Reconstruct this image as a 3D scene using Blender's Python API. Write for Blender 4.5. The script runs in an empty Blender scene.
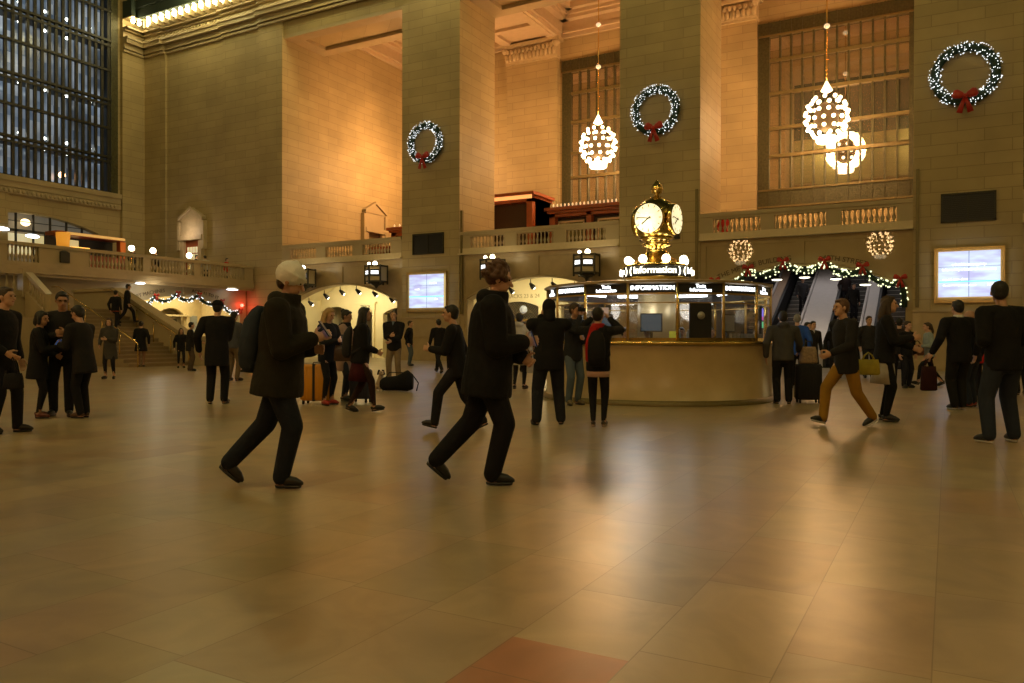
import bpy, math, random
from mathutils import Vector, Matrix, noise
random.seed(7)
sc = bpy.context.scene
col = sc.collection
V = Vector
R = math.radians

# ---------------------------------------------------------------- camera
FPX = 785.43
YAW, PIT, ROLL = R(29.05), R(-0.29), R(0.12)
CAM = V((0, 0, 1.22))
_F = V((-math.sin(YAW)*math.cos(PIT), math.cos(YAW)*math.cos(PIT), math.sin(PIT)))
_R0 = V((math.cos(YAW), math.sin(YAW), 0))
_U0 = _R0.cross(_F)
_R = _R0*math.cos(ROLL) + _U0*math.sin(ROLL)
_U = -_R0*math.sin(ROLL) + _U0*math.cos(ROLL)
cd = bpy.data.cameras.new('camera'); cam = bpy.data.objects.new('camera', cd); col.objects.link(cam)
cd.sensor_width = 36; cd.lens = FPX/1024*36; cd.clip_end = 300; cd.clip_start = .05
m = Matrix((( _R.x, _U.x, -_F.x, CAM.x), (_R.y, _U.y, -_F.y, CAM.y), (_R.z, _U.z, -_F.z, CAM.z), (0, 0, 0, 1)))
cam.matrix_world = m
sc.camera = cam

def ray(px, py):
    return _F + _R*((px-512)/FPX) - _U*((py-341.5)/FPX)
def ground(px, py, z=0.0):
    d = ray(px, py); t = (z-CAM.z)/d.z
    return CAM + d*t

# ---------------------------------------------------------------- world, exposure
w = bpy.data.worlds.new('world'); sc.world = w; w.use_nodes = True
w.node_tree.nodes['Background'].inputs[0].default_value = (1, .72, .42, 1)
w.node_tree.nodes['Background'].inputs[1].default_value = 0.02
sc.view_settings.view_transform = 'Standard'; sc.view_settings.look = 'None'
sc.view_settings.gamma = 1; sc.view_settings.use_curve_mapping = False
sc.view_settings.exposure = 0.0
sc.cycles.use_denoising = True
sc.cycles.max_bounces = 6; sc.cycles.diffuse_bounces = 3; sc.cycles.glossy_bounces = 3
sc.cycles.transmission_bounces = 4; sc.cycles.transparent_max_bounces = 8
sc.cycles.sample_clamp_indirect = 4
sc.cycles.caustics_reflective = False; sc.cycles.caustics_refractive = False

def lamp(name, loc, power, color, radius=.5, kind='POINT', rot=None, size=1, size_y=None, spot=None):
    l = bpy.data.lights.new(name, kind); o = bpy.data.objects.new(name, l); col.objects.link(o)
    l.energy = power; l.color = color; o.location = loc
    if kind == 'AREA':
        l.size = size
        if size_y: l.shape = 'RECTANGLE'; l.size_y = size_y
    else:
        l.shadow_soft_size = radius
    if kind == 'SPOT': l.spot_size = spot; l.spot_blend = .6
    if rot: o.rotation_euler = rot
    return o
WARM = (1, .62, .27); GOLD = (1, .74, .36); YEL = (1, .86, .34)
BAYX = [-29.9, -17.55, -5.33, 6.9]
# chandeliers of the north balcony (their own light)
for x in BAYX:
    lamp('chandelier_light', (x, 41.7, 12.2), 3500, (1, .53, .205), 1.15)
# the rows of cornice bulbs on the south, east and west sides light the hall from above
for x, e in ((-38, 550), (-29, 950), (-20, 1000), (-11, 1000), (-2, 900), (7, 800), (16, 700)): lamp('cornice_light', (x, -1.6, 22.3), e, YEL, .5)
for y in (6, 16, 26): lamp('cornice_light', (33, y, 22.3), 500, YEL, .5)
for x in (-40, -31, -22, -13, -4, 5): lamp('cornice_light', (x, 31.6, 22.0), 260, YEL, .4)

# ---------------------------------------------------------------- materials
def newmat(name):
    m = bpy.data.materials.new(name); m.use_nodes = True
    return m, m.node_tree.nodes, m.node_tree.links, m.node_tree.nodes['Principled BSDF']
_mc = {}
def mat(name, c, rough=.6, metal=0, emis=None, es=0, var=.12, scale=6, bump=0, bscale=40, trans=0, spec=.5, sheen=0):
    if name in _mc: return _mc[name]
    m, n, l, b = newmat(name)
    b.inputs['Roughness'].default_value = rough; b.inputs['Metallic'].default_value = metal
    b.inputs['Specular IOR Level'].default_value = spec
    if sheen: b.inputs['Sheen Weight'].default_value = sheen
    tc = n.new('ShaderNodeTexCoord')
    if var:
        t = n.new('ShaderNodeTexNoise'); t.inputs['Scale'].default_value = scale; t.inputs['Detail'].default_value = 4
        l.new(tc.outputs['Object'], t.inputs['Vector'])
        mx = n.new('ShaderNodeMix'); mx.data_type = 'RGBA'
        mx.inputs[6].default_value = (*[v*(1-var) for v in c], 1); mx.inputs[7].default_value = (*[min(1, v*(1+var)) for v in c], 1)
        l.new(t.outputs['Fac'], mx.inputs[0]); l.new(mx.outputs[2], b.inputs['Base Color'])
    else: b.inputs['Base Color'].default_value = (*c, 1)
    if bump:
        t2 = n.new('ShaderNodeTexNoise'); t2.inputs['Scale'].default_value = bscale
        l.new(tc.outputs['Object'], t2.inputs['Vector'])
        bp = n.new('ShaderNodeBump'); bp.inputs['Strength'].default_value = bump; bp.inputs['Distance'].default_value = .02
        l.new(t2.outputs['Fac'], bp.inputs['Height']); l.new(bp.outputs[0], b.inputs['Normal'])
    if emis:
        b.inputs['Emission Color'].default_value = (*emis, 1); b.inputs['Emission Strength'].default_value = es
    if trans: b.inputs['Transmission Weight'].default_value = trans
    _mc[name] = m
    return m

def ashlar(name, c1, c2, mortar, bw=1.25, rh=.45, rough=.55, spec=.35):
    m, n, l, b = newmat(name)
    g = n.new('ShaderNodeNewGeometry'); s = n.new('ShaderNodeSeparateXYZ'); l.new(g.outputs['Position'], s.inputs[0])
    a = n.new('ShaderNodeMath'); l.new(s.outputs[0], a.inputs[0]); l.new(s.outputs[1], a.inputs[1])
    c = n.new('ShaderNodeCombineXYZ'); l.new(a.outputs[0], c.inputs[0]); l.new(s.outputs[2], c.inputs[1])
    br = n.new('ShaderNodeTexBrick'); l.new(c.outputs[0], br.inputs['Vector'])
    br.inputs['Scale'].default_value = 1; br.inputs['Brick Width'].default_value = bw; br.inputs['Row Height'].default_value = rh
    br.inputs['Mortar Size'].default_value = .014; br.inputs['Mortar Smooth'].default_value = .3
    br.inputs['Color1'].default_value = (*c1, 1); br.inputs['Color2'].default_value = (*c2, 1); br.inputs['Mortar'].default_value = (*mortar, 1)
    t = n.new('ShaderNodeTexNoise'); t.inputs['Scale'].default_value = .35; t.inputs['Detail'].default_value = 6
    l.new(g.outputs['Position'], t.inputs['Vector'])
    r = n.new('ShaderNodeMapRange'); r.inputs[1].default_value = .3; r.inputs[2].default_value = .7; r.inputs[3].default_value = .82; r.inputs[4].default_value = 1.12
    l.new(t.outputs['Fac'], r.inputs[0])
    mx = n.new('ShaderNodeMix'); mx.data_type = 'RGBA'; mx.blend_type = 'MULTIPLY'; mx.inputs[0].default_value = 1
    l.new(br.outputs['Color'], mx.inputs[6]); l.new(r.outputs[0], mx.inputs[7]); l.new(mx.outputs[2], b.inputs['Base Color'])
    bp = n.new('ShaderNodeBump'); bp.inputs['Strength'].default_value = .35; bp.inputs['Distance'].default_value = .02; bp.invert = True
    l.new(br.outputs['Fac'], bp.inputs['Height']); l.new(bp.outputs[0], b.inputs['Normal'])
    b.inputs['Roughness'].default_value = rough; b.inputs['Specular IOR Level'].default_value = spec
    return m
ASH = ashlar('limestone_blocks', (.47, .365, .19), (.42, .325, .165), (.30, .225, .115), bw=1.75)
STONE = mat('smooth_limestone', (.42, .33, .19), .5, var=.12, scale=1.2)
STONE2 = mat('carved_limestone', (.52, .41, .24), .6, var=.2, scale=5, bump=.6, bscale=9)
BOTT = mat('botticino_marble', (.44, .34, .20), .3, var=.18, scale=2.5)
POLISH = mat('polished_marble_panel', (.38, .29, .16), .02, var=.15, scale=1.5, spec=.3, bump=.006, bscale=1.3)
CREAM = mat('cream_plaster', (.80, .70, .42), .6, var=.06, scale=2)
COFFER = mat('plaster_coffer', (.55, .42, .27), .6, var=.1, scale=3)
VAULT = mat('dark_teal_vault', (.035, .05, .04), .9, var=.2, scale=.3)
BRONZE = mat('bronze', (.17, .13, .05), .45, .4, var=.2, scale=10)
BRONZEG = mat('green_bronze', (.07, .065, .028), .5, .3, var=.75, scale=9, bump=1.0, bscale=9)
BRASS = mat('brass', (.83, .60, .20), .2, 1.0, var=.08)
GOLDM = mat('gilt_frame', (.55, .37, .12), .33, .8, var=.12)
BLACK = mat('black_metal', (.012, .012, .014), .5, var=0)
IRON = mat('dark_iron', (.035, .032, .022), .5, .3, var=.1)
STEEL = mat('brushed_steel', (.55, .52, .53), .4, .15, var=.1)
STEELW = mat('warm_steel', (.36, .25, .18), .4, .15, var=.1)
MAHOG = mat('mahogany', (.30, .07, .02), .35, var=.3, scale=4)
RED = mat('red_ribbon', (.42, .02, .01), .45, var=.1)
PINE = mat('pine_needles', (.010, .035, .018), .7, var=.4, scale=20)
RUBBER = mat('black_rubber', (.01, .01, .01), .5, var=0)
WHITE = mat('white_paint', (.75, .74, .70), .5, var=.04)
def emat(name, c, s): return mat(name, (.8, .8, .8), .5, emis=c, es=s, var=0)
E_BULB = emat('lit_bulb', (1, .78, .46), 7)
E_CORN = emat('lit_cornice_bulb', (1, .84, .42), 26)
E_FAIRY = emat('fairy_light', (.92, .98, 1), 1.5)
E_FAIRYW = emat('warm_fairy_light', (.95, 1, .55), 1.8)
E_GLOBE = emat('lit_globe', (1, .86, .55), 9)
E_SIGN = emat('lit_sign_letter', (.93, .98, 1), 5)
E_DIAL = emat('lit_clock_dial', (1, .88, .50), 1.0)
E_AMBER = emat('amber_lamp', (1, .42, .05), 2.5)
E_RED = emat('red_lamp', (1, .05, .03), 10)
E_FLUO = emat('fluorescent_tube', (.90, .96, 1), 7)
E_SPOT = emat('spot_lens', (1, .93, .75), 9)
E_YELP = emat('lit_yellow_pane', (1, .82, .35), .42)
E_COOL = emat('cool_downlight', (.85, .92, 1), 4)

def glass(name, tint, diff=.5, gloss=.35, rough=.02):
    m, n, l, b = newmat(name)
    out = n['Material Output']; n.remove(b)
    d = n.new('ShaderNodeBsdfDiffuse'); d.inputs[0].default_value = (*tint, 1)
    g = n.new('ShaderNodeBsdfGlossy'); g.inputs['Roughness'].default_value = rough; g.inputs[0].default_value = (.9, .85, .75, 1)
    t = n.new('ShaderNodeBsdfTransparent')
    nz = n.new('ShaderNodeTexNoise'); nz.inputs['Scale'].default_value = .9
    tc = n.new('ShaderNodeTexCoord'); l.new(tc.outputs['Object'], nz.inputs['Vector'])
    bp = n.new('ShaderNodeBump'); bp.inputs['Strength'].default_value = .02; l.new(nz.outputs['Fac'], bp.inputs['Height']); l.new(bp.outputs[0], g.inputs['Normal'])
    m1 = n.new('ShaderNodeMixShader'); m1.inputs[0].default_value = diff; l.new(t.outputs[0], m1.inputs[1]); l.new(d.outputs[0], m1.inputs[2])
    m2 = n.new('ShaderNodeMixShader'); m2.inputs[0].default_value = gloss; l.new(m1.outputs[0], m2.inputs[1]); l.new(g.outputs[0], m2.inputs[2])
    l.new(m2.outputs[0], out.inputs[0])
    return m
G_WIN = glass('balcony_window_glass', (.16, .12, .07), .75, .42, .01)  # tan diffuse tint paints in the reflection of the lit room
G_CLEAR = glass('clear_glass', (.3, .3, .3), .03, .10, .0)

def floor_mat():
    m, n, l, b = newmat('tennessee_marble_floor')
    g = n.new('ShaderNodeNewGeometry'); s = n.new('ShaderNodeSeparateXYZ'); l.new(g.outputs['Position'], s.inputs[0])
    def M(op, a, b_=None, c_=None):
        x = n.new('ShaderNodeMath'); x.operation = op
        for i, v in enumerate((a, b_, c_)):
            if v is None: continue
            if isinstance(v, (int, float)): x.inputs[i].default_value = v
            else: l.new(v, x.inputs[i])
        return x.outputs[0]
    W, H = .50, 1.02
    u = M('DIVIDE', M('ADD', s.outputs[0], 1.55), W)
    row = M('FLOOR', u); fu = M('FRACT', u)
    wn = n.new('ShaderNodeTexWhiteNoise'); wn.noise_dimensions = '1D'; l.new(row, wn.inputs['W'])
    v = M('ADD', M('DIVIDE', s.outputs[1], H), M('MULTIPLY', wn.outputs['Value'], 1.0))
    cell = M('FLOOR', v); fv = M('FRACT', v)
    cx = n.new('ShaderNodeCombineXYZ'); l.new(row, cx.inputs[0]); l.new(cell, cx.inputs[1])
    w2 = n.new('ShaderNodeTexWhiteNoise'); w2.noise_dimensions = '3D'; l.new(cx.outputs[0], w2.inputs['Vector'])
    cr = n.new('ShaderNodeValToRGB'); e = cr.color_ramp; e.interpolation = 'LINEAR'
    e.elements[0].position = 0; e.elements[0].color = (.34, .235, .13, 1)
    e.elements[1].position = 1; e.elements[1].color = (.37, .295, .18, 1)
    for p, c in ((.2, (.45, .345, .20)), (.4, (.35, .27, .15)), (.6, (.41, .335, .205)), (.8, (.385, .265, .15))):
        k = e.elements.new(p); k.color = (*c, 1)
    l.new(w2.outputs['Value'], cr.inputs[0])
    # the one red slab in the foreground
    dx = M('MULTIPLY', M('COMPARE', row, 0.0, .5), M('LESS_THAN', M('ABSOLUTE', M('SUBTRACT', s.outputs[1], 2.25)), .55))
    mr = n.new('ShaderNodeMix'); mr.data_type = 'RGBA'; l.new(dx, mr.inputs[0]); l.new(cr.outputs[0], mr.inputs[6]); mr.inputs[7].default_value = (.40, .17, .08, 1)
    nz = n.new('ShaderNodeTexNoise'); nz.inputs['Scale'].default_value = 2.2; nz.inputs['Detail'].default_value = 9; nz.inputs['Distortion'].default_value = 1.2
    l.new(g.outputs['Position'], nz.inputs['Vector'])
    rr = n.new('ShaderNodeMapRange'); rr.inputs[1].default_value = .3; rr.inputs[2].default_value = .7; rr.inputs[3].default_value = .80; rr.inputs[4].default_value = 1.12; l.new(nz.outputs['Fac'], rr.inputs[0])
    mx = n.new('ShaderNodeMix'); mx.data_type = 'RGBA'; mx.blend_type = 'MULTIPLY'; mx.inputs[0].default_value = 1
    l.new(mr.outputs[2], mx.inputs[6]); l.new(rr.outputs[0], mx.inputs[7])
    ju = M('LESS_THAN', fu, .010); jv = M('LESS_THAN', fv, .006)
    j = M('MAXIMUM', ju, jv)
    mj = n.new('ShaderNodeMix'); mj.data_type = 'RGBA'; l.new(M('MULTIPLY', j, .55), mj.inputs[0]); l.new(mx.outputs[2], mj.inputs[6]); mj.inputs[7].default_value = (.15, .10, .05, 1)
    l.new(mj.outputs[2], b.inputs['Base Color'])
    r2 = n.new('ShaderNodeMapRange'); r2.inputs[3].default_value = .25; r2.inputs[4].default_value = .36; l.new(nz.outputs['Fac'], r2.inputs[0])
    l.new(r2.outputs[0], b.inputs['Roughness']); b.inputs['Specular IOR Level'].default_value = .36
    return m
FLOOR = floor_mat()

# ---------------------------------------------------------------- mesh helpers
def frame(d):
    d = d.normalized(); a = V((0, 0, 1)) if abs(d.z) < .95 else V((0, 1, 0))
    x = a.cross(d).normalized(); return x, d.cross(x).normalized()
class MB:
    def __init__(s): s.v = []; s.f = []; s.mi = []; s.k = 0; s.sm = []
    def add(s, vs, fs, smooth=False):
        o = len(s.v); s.v += [V(v) for v in vs]
        for f in fs: s.f.append([i+o for i in f]); s.mi.append(s.k); s.sm.append(smooth)
        return s
    def box(s, x0, x1, y0, y1, z0, z1):
        return s.add([(x0,y0,z0),(x1,y0,z0),(x1,y1,z0),(x0,y1,z0),(x0,y0,z1),(x1,y0,z1),(x1,y1,z1),(x0,y1,z1)],
                     [(0,3,2,1),(4,5,6,7),(0,1,5,4),(1,2,6,5),(2,3,7,6),(3,0,4,7)])
    def cbox(s, c, sz, M=None):
        a = MB().box(-sz[0]/2, sz[0]/2, -sz[1]/2, sz[1]/2, -sz[2]/2, sz[2]/2)
        return s.add([(M @ v if M else v)+V(c) for v in a.v], a.f)
    def tube(s, pts, r, n=8, cap=True, smooth=True):
        pts = [V(p) for p in pts]; rs = r if isinstance(r, (list, tuple)) else [r]*len(pts)
        vs = []; fs = []
        x = y = None
        for i, p in enumerate(pts):
            d = (pts[min(i+1, len(pts)-1)]-pts[max(i-1, 0)])
            if d.length < 1e-9: d = V((0, 0, 1))
            if x is None: x, y = frame(d)
            else:
                d.normalize(); x = (x - d*x.dot(d)).normalized(); y = d.cross(x)
            for k in range(n):
                a = 2*math.pi*k/n; vs.append(p + x*math.cos(a)*rs[i] + y*math.sin(a)*rs[i])
        for i in range(len(pts)-1):
            for k in range(n): fs.append((i*n+k, i*n+(k+1) % n, (i+1)*n+(k+1) % n, (i+1)*n+k))
        if cap: fs.append(tuple(range(n-1, -1, -1))); fs.append(tuple(range((len(pts)-1)*n, len(pts)*n)))
        return s.add(vs, fs, smooth)
    def lathe(s, prof, c=(0, 0, 0), n=24, smooth=True, cap=True):
        c = V(c); vs = []; fs = []
        for r, z in prof:
            for k in range(n): a = 2*math.pi*k/n; vs.append(c + V((r*math.cos(a), r*math.sin(a), z)))
        for i in range(len(prof)-1):
            for k in range(n): fs.append((i*n+k, i*n+(k+1) % n, (i+1)*n+(k+1) % n, (i+1)*n+k))
        if cap: fs.append(tuple(range(n-1, -1, -1))); fs.append(tuple(range((len(prof)-1)*n, len(prof)*n)))
        return s.add(vs, fs, smooth)
    def ell(s, c, r, M=None, n=12, m_=8, smooth=True):
        if isinstance(r, (int, float)): r = (r, r, r)
        c = V(c); vs = []
        def P(x, y, z):
            q = V((x*r[0], y*r[1], z*r[2])); return (M @ q if M else q) + c
        vs.append(P(0, 0, -1))
        for i in range(1, m_):
            t = math.pi*i/m_-math.pi/2
            for k in range(n): a = 2*math.pi*k/n; vs.append(P(math.cos(t)*math.cos(a), math.cos(t)*math.sin(a), math.sin(t)))
        vs.append(P(0, 0, 1)); fs = []
        for k in range(n): fs.append((0, 1+(k+1) % n, 1+k)); b = 1+(m_-2)*n; fs.append((b+k, b+(k+1) % n, len(vs)-1))
        for i in range(m_-2):
            for k in range(n): a = 1+i*n; fs.append((a+k, a+(k+1) % n, a+n+(k+1) % n, a+n+k))
        return s.add(vs, fs, smooth)
    def cap(s, p1, r1, p2, r2, n=12):
        p1 = V(p1); p2 = V(p2); d = p2-p1
        if d.length < 1e-6: return s.ell(p1, r1)
        dn = d.normalized(); pts = []; rs = []
        for a in (5, 30, 60): t = R(a); pts.append(p1-dn*r1*math.cos(t)); rs.append(r1*math.sin(t))
        pts.append(p1); rs.append(r1); pts.append(p2); rs.append(r2)
        for a in (60, 30, 5): t = R(a); pts.append(p2+dn*r2*math.cos(t)); rs.append(r2*math.sin(t))
        return s.tube(pts, rs, n)
    def loft(s, rings, M=None, n=20, ex=2.0):
        """rings: (cx, cy, z, rx, ry)"""
        vs = []; fs = []
        for (cx, cy, z, rx, ry) in rings:
            for k in range(n):
                a = 2*math.pi*k/n; c, q = math.cos(a), math.sin(a)
                x = math.copysign(abs(c)**(2/ex), c)*rx; y = math.copysign(abs(q)**(2/ex), q)*ry
                p = V((cx+x, cy+y, z)); vs.append(M @ p if M else p)
        for i in range(len(rings)-1):
            for k in range(n): fs.append((i*n+k, i*n+(k+1) % n, (i+1)*n+(k+1) % n, (i+1)*n+k))
        fs.append(tuple(range(n-1, -1, -1))); fs.append(tuple(range((len(rings)-1)*n, len(rings)*n)))
        return s.add(vs, fs, True)
    def xf(s, M): s.v = [M @ v for v in s.v]; return s
    def join(s, o, k=None):
        n0 = len(s.v); s.v += o.v
        for f, mi, sm in zip(o.f, o.mi, o.sm): s.f.append([i+n0 for i in f]); s.mi.append(mi if k is None else k); s.sm.append(sm)
        return s
    def build(s, name, mats, parent=None, world=True, tagd=None):
        """world=True: coordinates are world ones, re-expressed in the (unrotated) parent chain"""
        me = bpy.data.meshes.new(name)
        off = V((0, 0, 0))
        if world:
            p = parent
            while p is not None: off += p.location; p = p.parent
        me.from_pydata([tuple(v-off) for v in s.v], [], s.f)
        if not isinstance(mats, (list, tuple)): mats = [mats]
        for m_ in mats: me.materials.append(m_)
        me.polygons.foreach_set('material_index', s.mi); me.polygons.foreach_set('use_smooth', s.sm)
        me.update()
        o = bpy.data.objects.new(name, me); col.objects.link(o)
        if parent is not None: o.parent = parent
        return o
def empty(name, loc, label, cat, group=None, rz=0):
    o = bpy.data.objects.new(name, None); o.empty_display_size = .1; col.objects.link(o); o.location = loc; o.rotation_euler.z = rz
    o['label'] = label; o['category'] = cat
    if group: o['group'] = group
    return o
def tag(o, label, cat, group=None, kind=None):
    o['label'] = label; o['category'] = cat
    if group: o['group'] = group
    if kind: o['kind'] = kind
    return o
def struct(o, label=None):
    o['kind'] = 'structure'
    if label: o['label'] = label; o['category'] = 'structure'
    return o
def copy_tree(o, parent=None):
    c = o.copy(); col.objects.link(c)
    if parent is not None: c.parent = parent
    for ch in list(o.children): copy_tree(ch, c)
    return c
_tn = {}
def text_mb(s, size, depth=.01):
    """flat lettering in the XZ plane, centred, facing -Y"""
    cu = bpy.data.curves.new('lettering', 'FONT'); cu.body = s; cu.size = size; cu.extrude = depth/2
    cu.align_x = 'CENTER'; cu.align_y = 'CENTER'; cu.resolution_u = 3
    o = bpy.data.objects.new('lettering', cu); col.objects.link(o)
    dg = bpy.context.evaluated_depsgraph_get(); me = bpy.data.meshes.new_from_object(o.evaluated_get(dg))
    b = MB(); b.add([(v.co.x, -v.co.z, v.co.y) for v in me.vertices], [tuple(p.vertices) for p in me.polygons])
    bpy.data.objects.remove(o); bpy.data.meshes.remove(me)
    return b
_rem = []
def remesh(o, voxel, it=2, fac=.5):
    md = o.modifiers.new('r', 'REMESH'); md.mode = 'VOXEL'; md.voxel_size = voxel; md.use_smooth_shade = True
    if it: s = o.modifiers.new('s', 'SMOOTH'); s.iterations = it; s.factor = fac
    _rem.append(o); return o
#@@SHELL
# ================================================================ THE HALL
struct(MB().box(-60, 40, -16, 34.4, -.2, 0).build('floor', FLOOR), 'polished marble slab floor of the concourse')
NY = 34.0; BY = 45.7; PD = 3.4; SOF = 18.8; TOP = 22.3
BAYS = [(-34.3, -25.55), (-21.9, -13.2), (-9.47, -1.2), (2.34, 10.7)]
PIERS = [(-25.55, -21.9), (-13.2, -9.47), (-1.2, 2.34), (10.7, 14.3)]
# north wall: piers, lintel, west stretch
b = MB()
b.box(-47, -44.9, NY, NY+.6, 0, TOP+2)
b.box(-44.9, -39.5, NY+.14, NY+.6, 0, TOP+2)
b.box(-39.5, -36.2, NY, NY+.6, 0, TOP+2)
b.box(-36.2, -34.3, NY-.14, NY+11.7, 0, TOP+2)
for x0, x1 in PIERS:
    b.box(x0, x1, NY-.14, NY+PD, 0, SOF+.2)
b.box(-34.3, 36, NY, NY+PD, SOF+.2, TOP+2)
b.box(14.3, 36, NY, NY+PD, 0, SOF+.2)
struct(b.build('wall_north', ASH), 'limestone block north wall with tall piers')
# lintel soffit with sunk panel
for i, (x0, x1) in enumerate(BAYS):
    b = MB(); y0, y1 = NY+.01, NY+PD-.01
    b.box(x0, x1, y0, y0+.75, SOF, SOF+.2); b.box(x0, x1, y1-.75, y1, SOF, SOF+.2)
    b.box(x0, x0+.9, y0+.75, y1-.75, SOF, SOF+.2); b.box(x1-.9, x1, y0+.75, y1-.75, SOF, SOF+.2)
    struct(b.build('trim_%d' % (20+i), STONE), 'sunk stone soffit over bay %s' % ('one', 'two', 'three', 'four')[i])
# bases of the piers: two ledges
b = MB()
for x0, x1 in PIERS+[(14.3, 36)]:
    b.box(x0-.0, x1+.0, NY-.36, NY-.14, 0, 1.22); b.box(x0, x1, NY-.42, NY-.14, 1.22, 1.30)
    b.box(x0, x1, NY-.24, NY-.14, 1.30, 2.22); b.box(x0, x1, NY-.30, NY-.14, 2.22, 2.29)
b.box(-36.2, -34.3, NY-.36, NY-.14, 0, 1.22); b.box(-36.2, -34.3, NY-.42, NY-.14, 1.22, 1.3)
struct(b.build('baseboard_north', BOTT), 'stepped marble base of the north piers')
# thin bronze strips at the pier edges
for i, x in enumerate((-9.6, -1.05, -21.75)):
    struct(MB().box(x-.06, x+.06, NY-.2, NY-.08, 2.4, 7.7).build('trim_%d' % (30+i), BRONZE), 'slim bronze strip at a pier edge')

def balusters(parent, pts, z0, z1, r=.075, mt=STONE):
    H = z1-z0
    prof = [(r*.75, 0), (r*.75, .06*H), (r*.45, .1*H), (r*.95, .28*H), (r, .36*H), (r*.6, .5*H), (r*.42, .6*H), (r*.38, .78*H), (r*.65, .86*H), (r*.5, .9*H), (r*.75, .94*H), (r*.75, H)]
    first = MB().lathe(prof, (0, 0, 0), 8).build('baluster', mt, parent, world=False)
    off = V((0, 0, 0)); p = parent
    while p is not None: off += p.location; p = p.parent
    first.location = V((*pts[0], z0))-off
    for q in pts[1:]:
        c = first.copy(); col.objects.link(c); c.parent = parent; c.location = V((*q, z0))-off
NAMES = ('left bay', 'middle bay behind the clock', 'right bay above the escalators', 'far right bay')
for i, (x0, x1) in enumerate(BAYS):
    # parapet: ledge 5.5, rail top 6.6
    t = empty('balustrade', ((x0+x1)/2, NY, 5.5), 'carved stone balustrade on the north balcony, %s' % NAMES[i], 'balustrade', 'north balcony balustrades')
    MB().box(x0, x1, NY-.30, NY+.1, 5.42, 5.50).box(x0, x1, NY-.18, NY+.08, 5.5, 5.75).build('ledge', mat('ledge_painted_light', (.60, .49, .30), .35), t)  # lighter colour paints in the bright lit line of the ledge
    MB().box(x0, x1, NY-.22, NY+.12, 6.44, 6.6).box(x0, x1, NY-.16, NY+.06, 6.33, 6.44).build('rail', STONE, t)
    W = x1-x0; gw = 2.0; gap = (W-3*gw)/4; pts = []
    for g in range(4):
        a = x0+g*(gw+gap); MB().box(a, a+gap, NY-.16, NY+.06, 5.75, 6.33).build('pedestal', STONE, t)
        if g < 3: pts += [(a+gap+gw*(k+.5)/10, NY-.05) for k in range(10)]
    balusters(t, pts, 5.75, 6.33)

def arch_prism(mb, x0, x1, y0, y1, ztop, cx, hw, spring, apex, n=20, axis='x'):
    """wall panel x0..x1, thickness y0..y1, 0..ztop with a segmental arch opening"""
    s = apex-spring; r = (hw*hw+s*s)/(2*s); cz = apex-r
    outline = [(x0, 0), (cx-hw, 0)]
    for k in range(n+1):
        x = -hw+2*hw*k/n; outline.append((cx+x, cz+math.sqrt(r*r-x*x)))
    outline += [(cx+hw, 0), (x1, 0)]
    P = lambda x, y, z: (x, y, z) if axis == 'x' else (y, x, z)
    vs = []; fs = []
    for (x, z) in outline:
        for y in (y0, y1): vs += [P(x, y, z), P(x, y, ztop)]
    for i in range(len(outline)-1):
        a, c = 4*i, 4*(i+1)
        if outline[i+1][0]-outline[i][0] > 1e-6:
            fs += [(a, c, c+1, a+1), (a+2, a+3, c+3, c+2), (a+1, c+1, c+3, a+3), (a, a+2, c+2, c)]
        else: fs += [(a, c, c+2, a+2)]
    return mb.add(vs, fs)
HW, SPR, APX = 3.95, 3.15, 4.17
for i, (x0, x1) in enumerate(BAYS):
    b = MB(); cx = (x0+x1)/2; hw = HW
    arch_prism(b, x0, x1, NY, NY+.6, 5.42, cx, hw, SPR, APX)
    b.box(cx-.17, cx+.17, NY-.06, NY, 4.3, 5.2); b.box(x0, x1, NY-.05, NY, 5.18, 5.42)
    b.box(x0, x0+.25, NY-.06, NY, 0, 5.2); b.box(x1-.25, x1, NY-.06, NY, 0, 5.2)
    # keystone rim of the arch
    s = APX-SPR; r = (hw*hw+s*s)/(2*s); pts = []
    for k in range(25):
        x = -hw+2*hw*k/24; pts.append((cx+x, NY-.03, APX-r+math.sqrt(r*r-x*x)+.05))
    b.tube(pts, .06, 6)
    struct(b.build('wall_north_arcade', POLISH if i == 2 else BOTT), 'marble wall with a wide low arch, %s' % NAMES[i])
# balcony floor
struct(MB().box(-34.3, 36, NY+.1, BY, 5.12, 5.3).build('floor_balcony', STONE), 'north balcony floor slab')
# recess back wall with window openings
WH = 4.13; WZ0, WZ1 = 8.5, 18.9
b = MB(); xs = -34.3
for cx in BAYX+[19.1]:
    if cx == BAYX[0]: continue
    b.box(xs, cx-WH, BY, BY+.8, 0, TOP+1); b.box(cx-WH, cx+WH, BY, BY+.8, 0, WZ0); b.box(cx-WH, cx+WH, BY, BY+.8, WZ1, TOP+1); xs = cx+WH
b.box(xs, 36, BY, BY+.8, 0, TOP+1)
for x0, x1 in PIERS: b.box(x0, x1, BY-.45, BY, 5.3, 19.4)
b.box(35.5, 36, NY+PD, BY, 0, TOP+1)
struct(b.build('wall_north_recess', ASH), 'limestone wall at the back of the north balcony')
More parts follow.
